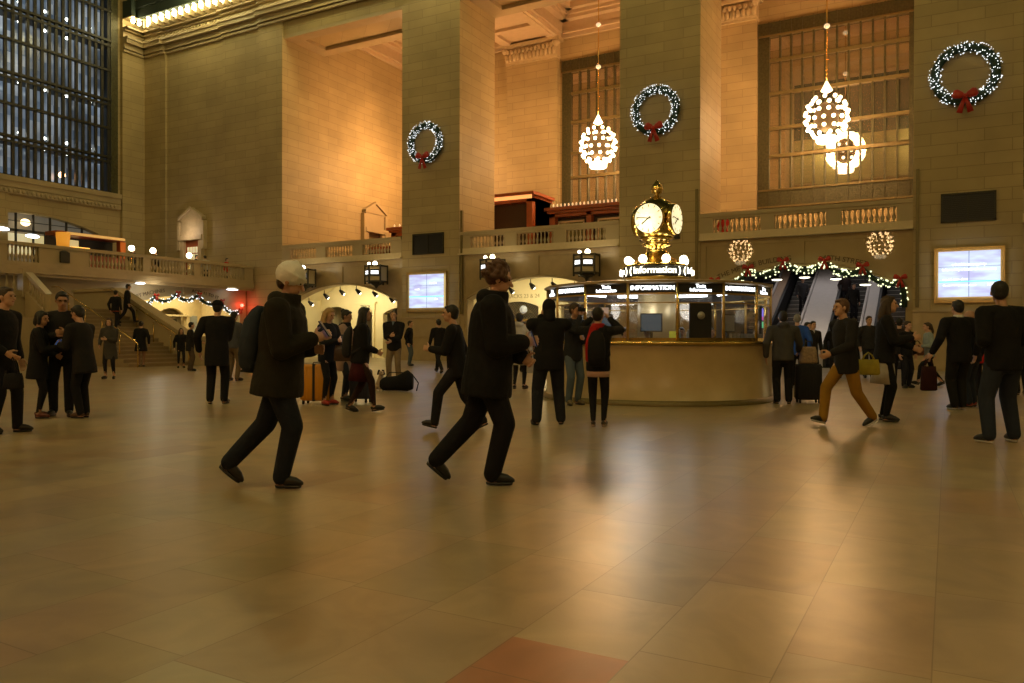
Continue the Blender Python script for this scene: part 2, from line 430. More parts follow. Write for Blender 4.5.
# pilaster capitals with carved leaves, cornice, ceiling coffers of the recess
for i, (x0, x1) in enumerate(PIERS):
    b = MB(); rnd = random.Random(i)
    b.box(x0-.05, x1+.05, BY-.55, BY, 19.1, 19.25)
    b.box(x0-.02, x1+.02, BY-.62, BY, 19.25, 20.15)
    for k in range(13):
        x = x0+.1+(x1-x0-.2)*k/12; b.ell((x, BY-.66, 19.55), (.15, .14, .28), n=8, m_=6); b.ell((x+.12, BY-.7, 19.9), (.13, .12, .18), n=8, m_=6)
    b.ell((x0, BY-.6, 20.0), (.26, .3, .2)); b.ell((x1, BY-.6, 20.0), (.26, .3, .2))
    b.box(x0-.25, x1+.25, BY-.85, BY, 20.15, 20.35)
    struct(b.build('trim_%d' % (40+i), STONE2), 'carved leaf capital on a balcony pilaster')
b = MB()
b.box(-34.5, 36, NY+PD-.2, BY+.8, TOP, TOP+.3)
def cornice(mb, x0, x1, y0, y1):
    for (o, z0, z1) in ((.18, 20.35, 20.6), (.35, 20.6, 20.8), (.3, 20.8, 21.3), (.75, 21.3, 21.5), (.95, 21.5, 21.7), (1.3, 21.7, 22.3)):
        mb.box(x0, x1, y1-o, y1, z0, z1); mb.box(x0, x1, y0, y0+o, z0, z1); mb.box(x0, x0+o, y0, y1, z0, z1); mb.box(x1-o, x1, y0, y1, z0, z1)
edges = [-34.3]+[v for p in PIERS for v in p]+[36]
for k in range(0, len(edges)-1, 2):
    cornice(b, edges[k], edges[k+1], NY+PD, BY)
for x0, x1 in PIERS:   # cross beams with sunk panels
    b.box(x0, x1, NY+PD, BY, 20.5, TOP); b.box(x0, x0+.5, NY+PD, BY, 20.3, 20.5); b.box(x1-.5, x1, NY+PD, BY, 20.3, 20.5)
    for q in range(4): y = NY+PD+q*2.6; b.box(x0+.5, x1-.5, y, y+.4, 20.3, 20.5)
struct(b.build('ceiling_balcony', COFFER), 'stepped plaster coffers over the north balcony')

# main cornice of the hall
b = MB()
segs = [(-47, -44.9, NY), (-44.9, -39.5, NY+.14), (-39.5, -36.2, NY), (-36.2, 36, NY-.14)]
for (x0, x1, y) in segs:
    for (o, z0, z1) in ((.14, 19.75, 19.9), (.22, 19.95, 20.08), (.14, 20.08, 20.3), (.42, 20.3, 20.55), (.5, 20.55, 20.7), (.06, 20.7, 21.1), (.25, 21.1, 21.22), (.5, 21.25, 21.35), (.9, 21.86, 21.92)):
        b.box(x0, x1, y-o, y, z0, z1)
for (o, z0, z1) in ((.14, 19.75, 19.9), (.22, 19.95, 20.08), (.14, 20.08, 20.3), (.42, 20.3, 20.55), (.5, 20.55, 20.7), (.06, 20.7, 21.1), (.25, 21.1, 21.22), (.5, 21.25, 21.35), (.9, 21.86, 21.92)):
    b.box(-47, -47+o, 32.4, NY, z0, z1)
k = 0
x = -46.2
while x < -10:
    b.box(x+.22, x+.40, NY-.85, NY, 21.35, 21.86); x += .62
struct(b.build('trim_1', STONE), 'moulded stone cornice under the vault')
struct(MB().box(-47, 36, NY-1.1, NY, 21.93, 22.5).box(-47, 36, NY-1.3, NY, 22.5, 23.0).box(-47, -46.1, 32.4, NY-1.3, 21.93, 23).build('trim_5', VAULT), 'top of the cornice with its shade painted dark')  # the shade above the bulbs is put into this dark colour
# scalloped frieze leaves
b = MB(); x = -46.8
while x < -30:
    b.ell((x, NY+.02 if x < -36 else NY-.12, 20.9), (.12, .12, .2), n=6, m_=5); x += .3
struct(b.build('trim_2', STONE2), 'leafy stone frieze under the cornice bulbs')
bp = MB(); bp.ell((0, 0, 0), (.125, .125, .15), n=10, m_=8); bp.lathe([(.08, .1), (.1, .25)], n=10)
bulb0 = None; pos = [(-46.15, 33.0, 21.62), (-46.15, 32.55, 21.62), (-45.9, 33.35, 21.55)]
x = -45.3
while x < -20: pos.append((x, 33.05 if x < -36.2 else 32.9, 21.62)); x += .62
for q in pos:
    if bulb0 is None:
        bulb0 = bp.build('cornice_bulb', E_CORN, world=False)
        tag(bulb0, 'glowing bare bulb in the row under the top cornice', 'light bulb', 'bulbs along the cornice'); o = bulb0
    else: o = bulb0.copy(); col.objects.link(o)
    o.location = q

# vault
b = MB(); n = 16; vs = []; fs = []
for k in range(n+1):
    a = math.pi*k/n; y = 15.5-18.6*math.cos(a); z = 23+14.5*math.sin(a)
    vs += [(-49.5, y, z), (36, y, z)]
for k in range(n): fs.append((2*k, 2*k+1, 2*k+3, 2*k+2))
b.add(vs, fs, True)
struct(b.build('ceiling', VAULT), 'dark green barrel vault of the hall')

# south and east walls (behind the camera)
b = MB()
for x0, x1 in [(-47, -34.3)]+PIERS+[(14.3, 36)]: b.box(x0, x1, -6.4, -3, 0, SOF)
b.box(-47, 36, -6.4, -3, SOF, TOP+2); b.box(-47, 36, -15, -14.4, 0, TOP)
b.box(-34.3, 36, -15, -3, TOP, TOP+.3)
struct(b.build('wall_south', ASH), 'limestone south wall behind the viewer')
b = MB().box(36, 36.6, -15, 46, 0, 38)
struct(b.build('wall_east', ASH), 'limestone east wall behind the viewer')

# ---- west wall: plain pier at the corner, great window, arch below
WX = -47.0
b = MB()
b.box(WX-.8, WX, 32.4, NY, 0, TOP+2)            # corner pier
b.box(WX-.8, WX-.25, 32.2, 32.4, 0, TOP+16)
b.box(WX-.8, WX-.1, -3, 32.2, 9.4, 10.35)
b.box(WX-.8, WX-.25, -3, 15.8, 10.35, 38)
b.box(WX-.8, WX-.25, -3, 34, 36, 38)
a = MB(); arch_prism(a, 20.4, 32.2, WX-.8, WX-.25, 9.4, 26.8, 4.1, 7.75, 8.45, axis='y'); b.join(a)
b.box(WX-.8, WX-.25, -3, 20.4, 0, 9.4); b.box(WX-.3, WX-.05, 24.3, 25.3, 4.4, 9.4)
b.box(WX-.8, WX-.25, 20.4, 32.2, 0, 4.4)
struct(b.build('wall_west', ASH), 'limestone west wall with the great window')
b = MB().box(WX-.3, WX+.1, 15.8, 32.3, 10.15, 10.45).box(WX-.25, WX-.0, 15.8, 32.3, 9.45, 9.75)
for k in range(62): b.ell((WX, 16+k*.26, 9.6), (.07, .1, .12), n=6, m_=5)
b.box(WX-.3, WX+.0, 15.8, 32.3, 9.8, 10.15)
struct(b.build('trim_3', STONE), 'carved stone sill below the great window')

def office_mat():
    m, n, l, b = newmat('lit_office_panes')
    g = n.new('ShaderNodeNewGeometry'); s = n.new('ShaderNodeSeparateXYZ'); l.new(g.outputs['Position'], s.inputs[0])
    def M(op, a, b_=0.):
        x = n.new('ShaderNodeMath'); x.operation = op
        for i, v in enumerate((a, b_)):
            if isinstance(v, (int, float)): x.inputs[i].default_value = v
            else: l.new(v, x.inputs[i])
        return x.outputs[0]
    cx = n.new('ShaderNodeCombineXYZ'); l.new(M('FLOOR', M('DIVIDE', s.outputs[1], .41)), cx.inputs[0]); l.new(M('FLOOR', M('DIVIDE', s.outputs[2], .62)), cx.inputs[1])
    wn = n.new('ShaderNodeTexWhiteNoise'); l.new(cx.outputs[0], wn.inputs['Vector'])
    nz = n.new('ShaderNodeTexNoise'); nz.inputs['Scale'].default_value = .45; l.new(g.outputs['Position'], nz.inputs['Vector'])
    v = M('MULTIPLY', M('ADD', M('MULTIPLY', wn.outputs['Value'], .5), .45), M('POWER', M('MULTIPLY', nz.outputs['Fac'], 1.7), 2.2))
    cr = n.new('ShaderNodeValToRGB'); cr.color_ramp.elements[0].color = (.30, .43, .60, 1); cr.color_ramp.elements[1].color = (.55, .60, .62, 1); l.new(wn.outputs['Value'], cr.inputs[0])
    b.inputs['Base Color'].default_value = (.02, .02, .02, 1); b.inputs['Roughness'].default_value = .2
    l.new(cr.outputs[0], b.inputs['Emission Color']); l.new(M('MULTIPLY', v, .55), b.inputs['Emission Strength'])
    return m
OFFICE = office_mat()
t = empty('window_1', (WX, 23.7, 10.4), 'tall west window of dark iron bars, lit blue behind', 'window'); t['kind'] = 'structure'
MB().box(WX-1.5, WX-1.4, 15.8, 32.0, 10.4, 36).build('pane', OFFICE, t)
MB().box(WX-1.5, WX-.3, 32.0, 32.2, 10.4, 36).build('jamb', IRON, t)
MB().box(WX-.36, WX-.18, 31.7, 32.2, 10.4, 36).build('border_panel', BRONZEG, t)
b = MB(); y = 16.0
while y < 31.7: b.box(WX-.30, WX-.16, y-.085, y+.085, 10.4, 36); y += .42
b.build('mullions', IRON, t)
b = MB(); lv = [10.45, 12.75, 14.6, 16.4, 18.3, 20.2, 22.1, 24, 26, 28, 30]
for i, z in enumerate(lv):
    b.box(WX-.40, WX-.08, 15.8, 31.7, z-.07, z+.07)
    if i % 2 == 1: b.box(WX-1.3, WX-.4, 15.8, 31.9, z-.3, z-.2); b.box(WX-.40, WX-.1, 15.8, 31.7, z-.38, z-.24)
b.build('transoms', IRON, t)
first = None
for z in (20.7, 19.55, 16.0, 13.1, 12.45):
    for dz in (0,):
        for k in range(-2, 4):
            if z == 19.55 and k == 3: continue
            q = (WX-.42, 26.15+k*1.42, z)
            if first is None:
                first = MB().ell((0, 0, 0), (.07, .13, .09)).build('walkway_lamp', emat('walkway_lamp_lit', (.95, 1, .92), 9), world=False)
                tag(first, 'small white lamp on a walkway inside the west window', 'lamp', 'lamps in the west window'); o = first
            else: o = first.copy(); col.objects.link(o)
            o.location = q
o = MB().ell((WX-.9, 28.95, 11.2), .2).build('orange_lamp', emat('orange_lamp_lit', (1, .5, .2), 9)); tag(o, 'single orange lamp glowing low in the west window', 'lamp')
# small arched window below
t = empty('window_2', (WX-.5, 26, 6), 'low arched window on the west balcony with lit panes', 'window'); t['kind'] = 'structure'
MB().box(WX-1.6, WX-1.5, 20.4, 32, 4.4, 9.4).build('pane', mat('dim_room_pane', (.25, .2, .1), .3, emis=(.75, .68, .5), es=.10, var=.4, scale=.8), t)
b = MB()
for k in range(11): y = 21.0+k; b.box(WX-.6, WX-.5, y-.05, y+.05, 4.4, 8.6)
b.box(WX-.6, WX-.5, 20.9, 31.1, 7.35, 7.5); b.box(WX-.57, WX-.53, 20.9, 31.1, 7.95, 7.99)
b.build('bars', IRON, t)
MB().box(WX-1.45, WX-1.4, 23, 29.2, 6.1, 7.35).build('lit_panel', E_YELP, t)
for i, q in enumerate(((25.4, 7.35), (27.1, 7.12))):
    tag(MB().ell((WX-.1, q[0]-.4, q[1]), (.14, .42, .12)).build('pendant_lamp', E_COOL), 'white oval lamp before the low west arch, %s' % ('leftmost', 'second from left')[i], 'lamp')
tag(MB().ell((WX-1.0, 26.8, 8.0), (.1, .3, .22)).build('ball_lamp', emat('ball_lamp_lit', (1, .75, .4), 3)), 'warm ball lamp glowing behind the low arched window', 'lamp')

# ---- west balcony
BX = -36.8; BF = 4.4
struct(MB().box(WX, BX, -3, NY, 4.12, BF).build('floor_west_balcony', STONE), 'west balcony floor slab')
b = MB().box(BX-.1, BX+.22, -3, NY-.14, 4.12, 4.42).box(BX-.1, BX+.12, -3, NY-.14, 3.98, 4.12)
struct(b.build('trim_4', BOTT), 'moulded edge of the west balcony')
t = empty('balustrade', (BX, 22, 4.42), 'long stone balustrade along the west balcony', 'balustrade')
MB().box(BX-.15, BX+.16, 6, NY-.14, 4.42, 4.62).build('ledge', BOTT, t)
MB().box(BX-.17, BX+.18, 6, NY-.14, 5.34, 5.5).build('rail', STONE, t)
gr = [(11.0, 15.6, 0), (16.4, 18.9, 14), (19.7, 21.1, 8), (23.5, 26.45, 15), (26.85, 29.6, 14), (30.0, 33.2, 16)]
pts = []; last = 6
for (a, c, n_) in gr:
    MB().box(BX-.12, BX+.12, last, a, 4.62, 5.34).build('pedestal', STONE, t); last = c
    if n_ == 0: MB().box(BX-.12, BX+.12, a, c, 4.62, 5.34).build('pedestal', STONE, t)
    pts += [(BX, a+(c-a)*(k+.5)/n_) for k in range(n_)]
MB().box(BX-.12, BX+.12, last, NY-.14, 4.62, 5.34).build('pedestal', STONE, t)
balusters(t, pts, 4.62, 5.34, .08)
o = MB().box(BX+.12, BX+.2, 22.05, 22.5, 4.72, 5.22).ell((BX+.15, 22.27, 5.22), (.06, .21, .08)).build('plaque', IRON); tag(o, 'dark bronze plaque on the west balcony front', 'plaque')
# wall below the balcony with two arches; the right one opens to the passage
b = MB(); WXL = -37.3
arch_prism(b, 25.2, 33.86, WXL-.5, WXL, 4.12, 29.4, 4.0, 2.5, 3.5, axis='y')
b.box(WXL-.5, WXL, -3, 25.2, 0, 4.12)
b.box(WXL, WXL+.1, 29.35, 29.85, 3.6, 4.0)
struct(b.build('wall_west_lower', STONE), 'stone wall below the west balcony')
# ---- red signal lamp
o = MB().ell((WXL+.12, 33.45, 3.12), .10).build('signal_lamp', E_RED); tag(o, 'small glowing red lamp near the west corner', 'lamp')
lamp('red_glow', (WXL+.4, 33.4, 3.12), 12, (1, .05, .03), .1)

# ---- passage rooms under the north balcony (bays 1, 2, 4) and west passage
for i in (0, 1, 3):
    x0, x1 = BAYS[i]; cx = (x0+x1)/2; yb = 36.9
    b = MB()
    b.box(x0, x0+.2, NY+.6, 44.4, 0, 5.1); b.box(x1-.2, x1, NY+.6, 44.4, 0, 5.1)
    # vault of the passage
    vs = []; fs = []; n = 14
    for k in range(n+1):
        x = -4.2+8.4*k/n; z = 3.1+1.6*math.sqrt(max(0, 1-(x/4.3)**2)); vs += [(cx+x, NY+.6, z), (cx+x, yb, z)]
    for k in range(n): fs.append((2*k, 2*k+2, 2*k+3, 2*k+1))
    b.add(vs, fs, True)
    if i == 1:
        arch_prism(b, x0, -18.6, yb, yb+.4, 5.1, -20.2, 1.3, 2.85, 3.15); arch_prism(b, -18.6, x1, yb, yb+.4, 5.1, -16, 1.6, 2.85, 3.15)
    else:
        arch_prism(b, x0, cx-1.4, yb, yb+.4, 5.1, cx-3.0, 1.25, 2.7, 3.08)
        arch_prism(b, cx-1.4, cx+.3, yb, yb+.4, 5.1, cx-.55, .5, 2.72, 2.75)
        arch_prism(b, cx+.3, x1, yb, yb+.4, 5.1, cx+1.9, 1.2, 2.6, 2.95)
        b.box(cx-1.25, cx+.15, yb-.12, yb, 2.85, 3.22); b.box(cx-1.38, cx+.28, yb-.2, yb, 3.22, 3.32)
        b.box(cx-1.22, cx-1.06, yb-.1, yb, 0, 2.85); b.box(cx-.04, cx+.12, yb-.1, yb, 0, 2.85)
    struct(b.build('wall_passage', CREAM), 'cream vaulted passage under the balcony, %s' % NAMES[i])
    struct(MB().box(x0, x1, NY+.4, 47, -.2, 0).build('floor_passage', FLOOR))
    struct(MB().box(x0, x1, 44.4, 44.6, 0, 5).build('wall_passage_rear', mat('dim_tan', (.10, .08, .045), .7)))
    lamp('passage_light', (cx, 35.0, 3.75), 105, (1, .85, .5), kind='AREA', size=6, size_y=.5, rot=(R(40), 0, 0))
    lamp('passage_light', (cx, 35.5, 3.3), 36, (1, .83, .48), .4)
    if i == 3: continue
    for k in range(6 if i == 0 else 5):   # spotlights hung on the arch
        x = cx-3.1+k*1.2; s_ = APX-SPR; r_ = (HW**2+s_**2)/(2*s_); z = APX-r_+math.sqrt(r_*r_-(x-cx)**2)
        t = empty('spotlight', (x, NY+.75, z), 'small black track spotlight hanging in the %s arch, number %s from left' % (('left', 'middle')[i], ('one', 'two', 'three', 'four', 'five', 'six')[k]), 'spotlight', 'spotlights in the arches')
        MB().tube([(x, NY+.75, z), (x, NY+.75, z-.28)], .02, 6).build('stem', BLACK, t)
        MB().tube([(x, NY+.7, z-.22), (x+.05, NY+.95, z-.40)], [.06, .14], 10).build('lamp_head', BLACK, t)
        MB().ell((x+.055, NY+.97, z-.41), (.10, .04, .09)).build('lens', E_SPOT, t)
for i, (s, x) in enumerate((('TRACK 21', -27.9), ('TRACKS 23 & 24', -19.9))):
    yy = 36.89
    o = text_mb(s, .30).xf(Matrix.Translation((x, yy, 3.42))).build('lettering', mat('dull_brown_paint', (.36, .28, .12), .6, var=0)); tag(o, ('dim track lettering over the right inner arch of the left bay', 'dim track lettering over the lattice arch of the middle bay')[i], 'sign')
o = text_mb('TRACK', .24).xf(Matrix.Translation((-30.45, 36.77, 3.04))).build('lettering', BLACK); tag(o, 'small dark lettering over the narrow inner doorway', 'sign')
# lattice grille with white disc in the middle bay
t = empty('lattice_grille', (-20.2, 37.1, 2.2), 'bronze lattice grille filling the arch behind the curly haired walker', 'grille')
b = MB(); xa, xc_, za, zb = -21.5, -18.9, 2.2, 3.12
for k in range(20):
    x = xa+k*.15; h = zb-za
    if x+.0 < xc_: b.tube([(x, 37.1, za), (min(x+h, xc_), 37.1, za+min(h, xc_-x))], .014, 4); b.tube([(min(x, xc_), 37.1, za), (max(x-h, xa), 37.1, za+min(h, x-xa+.001))], .014, 4)
b.build('lattice', BRONZE, t)
MB().box(xa, xc_, 37.06, 37.14, 2.1, 2.22).build('frame_bar', GOLDM, t)
MB().tube([(-19.87, 37.0, 2.72), (-19.87, 37.05, 2.72)], .22, 24).build('disc', mat('white_disc', (.6, .65, .7), .5, emis=(.7, .8, .95), es=.12), t)
lamp('lattice_room_light', (-18.6, 41, 2.2), 16, (.8, .88, 1), .4)
lamp('lattice_room_light', (-31.5, 41.5, 2.2), 5, (1, .9, .6), .4)

# west passage seen under the west balcony
b = MB(); xb = -41.5
b.box(xb, WXL-.5, 33.3, 33.6, 0, 4.1); b.box(xb, WXL-.5, 25.3, 25.6, 0, 4.1); b.box(xb, WXL-.5, 25.3, 33.6, 3.85, 4.1)
b.box(xb-.3, xb, 25.3, 33.6, 0, 4.1)
a = MB(); arch_prism(a, 25.6, 33.3, xb+.6, xb+.9, 3.85, 31.15, .9, 2.55, 2.95, axis='y'); b.join(a)
b.box(xb+.9, xb+1.1, 29.85, 30.1, 0, 2.6); b.box(xb+.9, xb+1.1, 32.1, 32.3, 0, 2.6); b.box(xb+.9, xb+1.15, 29.8, 32.4, 2.45, 2.55)
struct(b.build('wall_passage_west', mat('tan_plaster', (.72, .58, .32), .6)), 'tan passage under the west balcony')
struct(MB().box(xb-.2, WXL, 25.3, 33.6, -.2, .001).build('floor_west_passage', FLOOR))
lamp('passage_light', (-39.3, 29.5, 3.75), 170, (1, .84, .45), kind='AREA', size=2, size_y=6)
o = MB().box(xb+.61, xb+.7, 30.6, 31.7, 0, 2.3).build('door_1', mat('dim_door', (.06, .05, .03), .5)); struct(o, 'dark doorway at the end of the west passage')
for i, y in enumerate((28.6, 32.65)):
    o = MB().box(xb+.9, xb+.98, y-.3, y+.3, 1.3, 2.5).build('notice_board', (mat('board_cream', (.7, .6, .35), .5), mat('board_grey', (.35, .38, .38), .4))[i]); tag(o, ('cream notice board in the west passage', 'grey notice board in the west passage')[i], 'board')

# engraved lettering around the arches
def arc_text(s, size, c0, r, ang, plane, mt, label):
    m_ = text_mb(s, size, .02)
    for v in m_.v:
        a = ang + v.x/r; rr = r+v.z; u = c0[0]+rr*math.sin(a); z = c0[1]+rr*math.cos(a)
        if plane[0] == 'x': v.x, v.y, v.z = u, plane[1]+v.y, z
        else: v.x, v.y, v.z = plane[1]-v.y, u, z
    o = m_.build('lettering', mt); tag(o, label, 'lettering'); return o
DKL = mat('dark_bronze_letter', (.10, .065, .03), .5, .3, var=0)
s_ = APX-SPR; r_ = (HW**2+s_*s_)/(2*s_); cz = APX-r_
arc_text('THE METLIFE BUILDING', .30, (-5.33, cz), r_+.36, -.225, ('x', NY-.012), DKL, 'bronze lettering THE METLIFE BUILDING over the escalator arch')
arc_text('45TH STREET', .29, (-5.33, cz), r_+.36, .20, ('x', NY-.012), DKL, 'bronze lettering 45TH STREET over the escalator arch')
arc_text('TICKET MACHINES', .28, (29.4, -5.0), 8.82, -.27, ('y', WXL+.012), DKL, 'bronze lettering TICKET MACHINES over the west arch')
arc_text('TRACKS 11 TO 17', .28, (29.4, -5.0), 8.82, .15, ('y', WXL+.012), DKL, 'bronze lettering TRACKS 11 TO 17 over the west arch')
for i, (y, z, s) in enumerate(((18.0, 3.6, .5), (26.3, 3.9, .3), (32.3, 4.0, .45))):
    o = MB().ell((BX+.05, y, z if i == 0 else 4.0), (.2, s, .05)).build('downlight', E_COOL); tag(o, 'cool white downlight under the west balcony, %s' % ('leftmost', 'middle', 'rightmost')[i], 'downlight')
lamp('west_downlight', (BX+.5, 27, 3.7), 25, (1, .9, .7), .2)
#@@THINGS
# ---------------------------------------------------------------- north balcony windows
WN = ('left', 'middle', 'right', 'far right')
for i, cx in enumerate(BAYX):
    if i == 0: continue
    t = empty('window_%d' % (3+i), (cx, BY, WZ0), 'tall bronze gridded window at the back of the %s bay' % WN[i], 'window'); t['kind'] = 'structure'
    x0, x1 = cx-WH, cx+WH; z0, z1 = WZ0, WZ1; fw = .62
    b = MB(); y0, y1 = BY-.12, BY+.1
    b.box(x0, x0+fw, y0, y1, z0, z1).box(x1-fw, x1, y0, y1, z0, z1).box(x0+fw, x1-fw, y0, y1, z0, z0+1.0).box(x0+fw, x1-fw, y0, y1, z1-.75, z1)
    n = int((x1-x0)/.56)
    for k in range(n+1):
        x = x0+(x1-x0)*k/n; b.box(x-.03, x+.03, y0-.06, y1, z0, z0+1.0); b.box(x-.03, x+.03, y0-.06, y1, z1-.75, z1)
        if 1 < k < n: b.box(x-.05, x+.05, y0+.02, y1, z0, z1)
    b.build('frame', BRONZEG, t)
    b = MB()
    for z in (11.4, 12.95, 14.9, 16.75): b.box(x0+fw, x1-fw, y0-.02, y1, z-.09, z+.09)
    for z in (z0+.06, z0+1.0, z1-.75): b.box(x0, x1, y0-.08, y1, z-.05, z+.05)
    b.build('transoms', BRONZE, t)
    MB().box(x0+fw, x1-fw, BY+.02, BY+.05, z0+1, z1-.75).build('pane', G_WIN, t)
struct(MB().box(-35, 36, BY+5, BY+5.2, 0, TOP).build('wall_beyond', mat('night_wall', (.10, .085, .06), .8)), 'dim wall beyond the balcony windows')

# ---------------------------------------------------------------- chandeliers
def chandelier(loc, label, detailed=True):
    x, y, z = loc; t = empty('chandelier', loc, label, 'chandelier', 'globe chandeliers')
    MB().ell((x, y, z), (.6, .6, .75), n=16, m_=12).build('body', mat('dull_brass', (.10, .065, .025), .5, .5, var=.2), t)
    b = MB().lathe([(.05, 1.75), (.12, 1.6), (.2, 1.45), (.28, 1.3), (.1, 1.2)], (x, y, z), 14); b.build('crown', mat('lit_crown', (.8, .6, .3), .4, emis=(1, .8, .5), es=4, var=0), t)
    MB().lathe([(.45, -1.28), (.5, -1.2), (.5, -1.02), (.4, -.95)], (x, y, z), 18).build('lamp_ring', E_BULB, t)
    if detailed or 1:
        b = MB().tube([(x, y, z+1.7), (x, y, 22.3)], .03, 6)
        for k in range(14): b.ell((x, y, z+2.0+k*.17), (.06, .05, .09), n=6, m_=4)
        b.build('chain', BRASS, t)
        for zz in (z+4.5, z+6.9): MB().ell((x, y, zz), (.15, .15, .13)).build('knop', mat('brass_painted_glint', (.9, .7, .35), .25, .8, emis=(1, .8, .5), es=.7, var=0), t)  # emission paints a sparkle onto knops that hold no lamp
    first = None; b2 = MB()
    for la, n in ((52, 8), (30, 12), (10, 14), (-10, 14), (-30, 12), (-50, 8)):
        for k in range(n):
            a = 2*math.pi*(k+.5*(la in (30, -10, -50)))/n; q = V((1.02*math.cos(R(la))*math.cos(a), 1.02*math.cos(R(la))*math.sin(a), 1.14*math.sin(R(la))))
            if not detailed: b2.ell(V(loc)+q, .088, n=5, m_=3); continue
            if first is None: first = MB().ell((0, 0, 0), .097, n=8, m_=6).build('bulb', E_BULB, t, world=False); o = first
            else: o = first.copy(); col.objects.link(o); o.parent = t
            o.location = q
    if not detailed: b2.build('bulbs', emat('south_bulb', (1, .60, .26), 60) if y < 0 else E_BULB, t)
    return t
chandelier((BAYX[1], 41.7, 12.2), 'spherical chandelier of bare bulbs hanging in the middle bay')
chandelier((BAYX[2], 41.7, 12.2), 'spherical chandelier of bare bulbs hanging before the large right window')
for x in (BAYX[0], BAYX[3]): chandelier((x, 41.7, 12.2), 'spherical chandelier hidden behind a north pier, %s' % ('far left' if x < 0 else 'far right'), False)
for i, x in enumerate(BAYX): chandelier((x, -9, 9.6), 'south side chandelier seen only in reflections, %s' % WN[i], False)

# ---------------------------------------------------------------- video walls, vents
def video_wall(x, z0, z1, wd, side, txt):
    yf = NY-.14; xc = x; t = empty('video_wall', (xc, yf, z0), 'gilt framed glowing video wall on the %s pier' % side, 'screen')
    b = MB(); fw = .14
    for (a, c, d, e) in ((xc-wd/2-fw, xc+wd/2+fw, z1, z1+fw), (xc-wd/2-fw, xc+wd/2+fw, z0-fw-.08, z0), (xc-wd/2-fw, xc-wd/2, z0, z1), (xc+wd/2, xc+wd/2+fw, z0, z1)):
        b.box(a, c, yf-.12, yf, d, e)
    b.build('frame', GOLDM, t)
    nb = n_ = None
    m, n, l, bs = newmat('screen_image')
    g = n.new('ShaderNodeNewGeometry'); nz = n.new('ShaderNodeTexNoise'); nz.inputs['Scale'].default_value = 1.6; mp = n.new('ShaderNodeMapping'); mp.inputs['Scale'].default_value = (.6, 1, 2.2)
    l.new(g.outputs['Position'], mp.inputs[0]); l.new(mp.outputs[0], nz.inputs['Vector'])
    cr = n.new('ShaderNodeValToRGB'); cr.color_ramp.elements[0].position = .35; cr.color_ramp.elements[0].color = (.50, .48, .80, 1); cr.color_ramp.elements[1].position = .6; cr.color_ramp.elements[1].color = (.72, .86, 1, 1)
    l.new(nz.outputs['Fac'], cr.inputs[0]); l.new(cr.outputs[0], bs.inputs['Emission Color']); bs.inputs['Emission Strength'].default_value = 1.0; bs.inputs['Base Color'].default_value = (.05, .05, .05, 1)
    MB().box(xc-wd/2, xc+wd/2, yf-.05, yf-.02, z0, z1).build('screen', m, t)
    b = MB().box(xc-.012, xc+.012, yf-.055, yf-.045, z0, z1); h = z1-z0
    b.box(xc-wd/2, xc+wd/2, yf-.055, yf-.045, z0+h*.66, z0+h*.67); b.build('seam', mat('screen_seam', (.1, .12, .2), .5, emis=(.2, .25, .45), es=.5, var=0), t)
    MB().box(xc-wd/2, xc+wd/2, yf-.055, yf-.045, z0+h*.325, z0+h*.35).build('blue_stripe', mat('screen_cyan', (.1, .5, .9), .5, emis=(.1, .62, 1), es=1, var=0), t)
    EW = mat('screen_letter', (.9, .9, .9), .5, emis=(1, 1, 1), es=1.5, var=0)
    for (s, dx, zz, sz) in txt:
        text_mb(s, sz, .004).xf(Matrix.Translation((xc+dx, yf-.058, z0+h*zz))).build('lettering', EW, t)
    lamp('screen_glow', (xc, yf-.3, (z0+z1)/2), 22, (.72, .82, 1), kind='AREA', size=wd, size_y=h, rot=(R(90), 0, R(0)))
TX = [('a health emergency', 0, .71, .14), ('followed by a health of community', 0, .60, .125), ('report now alert', -.45, .39, .12), ('the community service center', -.3, .26, .09), ('NYP', .72, .26, .14)]
video_wall(.66, 2.77, 4.48, 2.0, 'right', TX)
video_wall(-23.9, 2.77, 4.52, 2.24, 'left', [('service', .4, .74, .16), ('health', -.6, .56, .12), ('alert', .6, .26, .12)])
for (x0, x1, s) in ((-24.8, -22.85, 'left'), (-.27, 1.52, 'right'), (-12.2, -10.35, 'middle')):
    t = empty('vent_grille', ((x0+x1)/2, NY-.14, 5.6), 'dark rectangular vent grille on the %s pier' % s, 'vent')
    MB().box(x0, x1, NY-.18, NY-.13, 5.58, 6.66).build('backing', BLACK, t)
    b = MB().box(x0, x1, NY-.24, NY-.14, 5.58, 5.64).box(x0, x1, NY-.24, NY-.14, 6.6, 6.66).box(x0, x0+.06, NY-.24, NY-.14, 5.58, 6.66).box(x1-.06, x1, NY-.24, NY-.14, 5.58, 6.66).box(x0+(x1-x0)*.5-.02, x0+(x1-x0)*.5+.02, NY-.22, NY-.14, 5.58, 6.66)
    b.build('frame', IRON, t)
    b = MB(); z = 5.68
    while z < 6.58: b.box(x0+.05, x1-.05, NY-.2, NY-.18, z, z+.03); z += .07
    b.build('slats', BLACK, t)

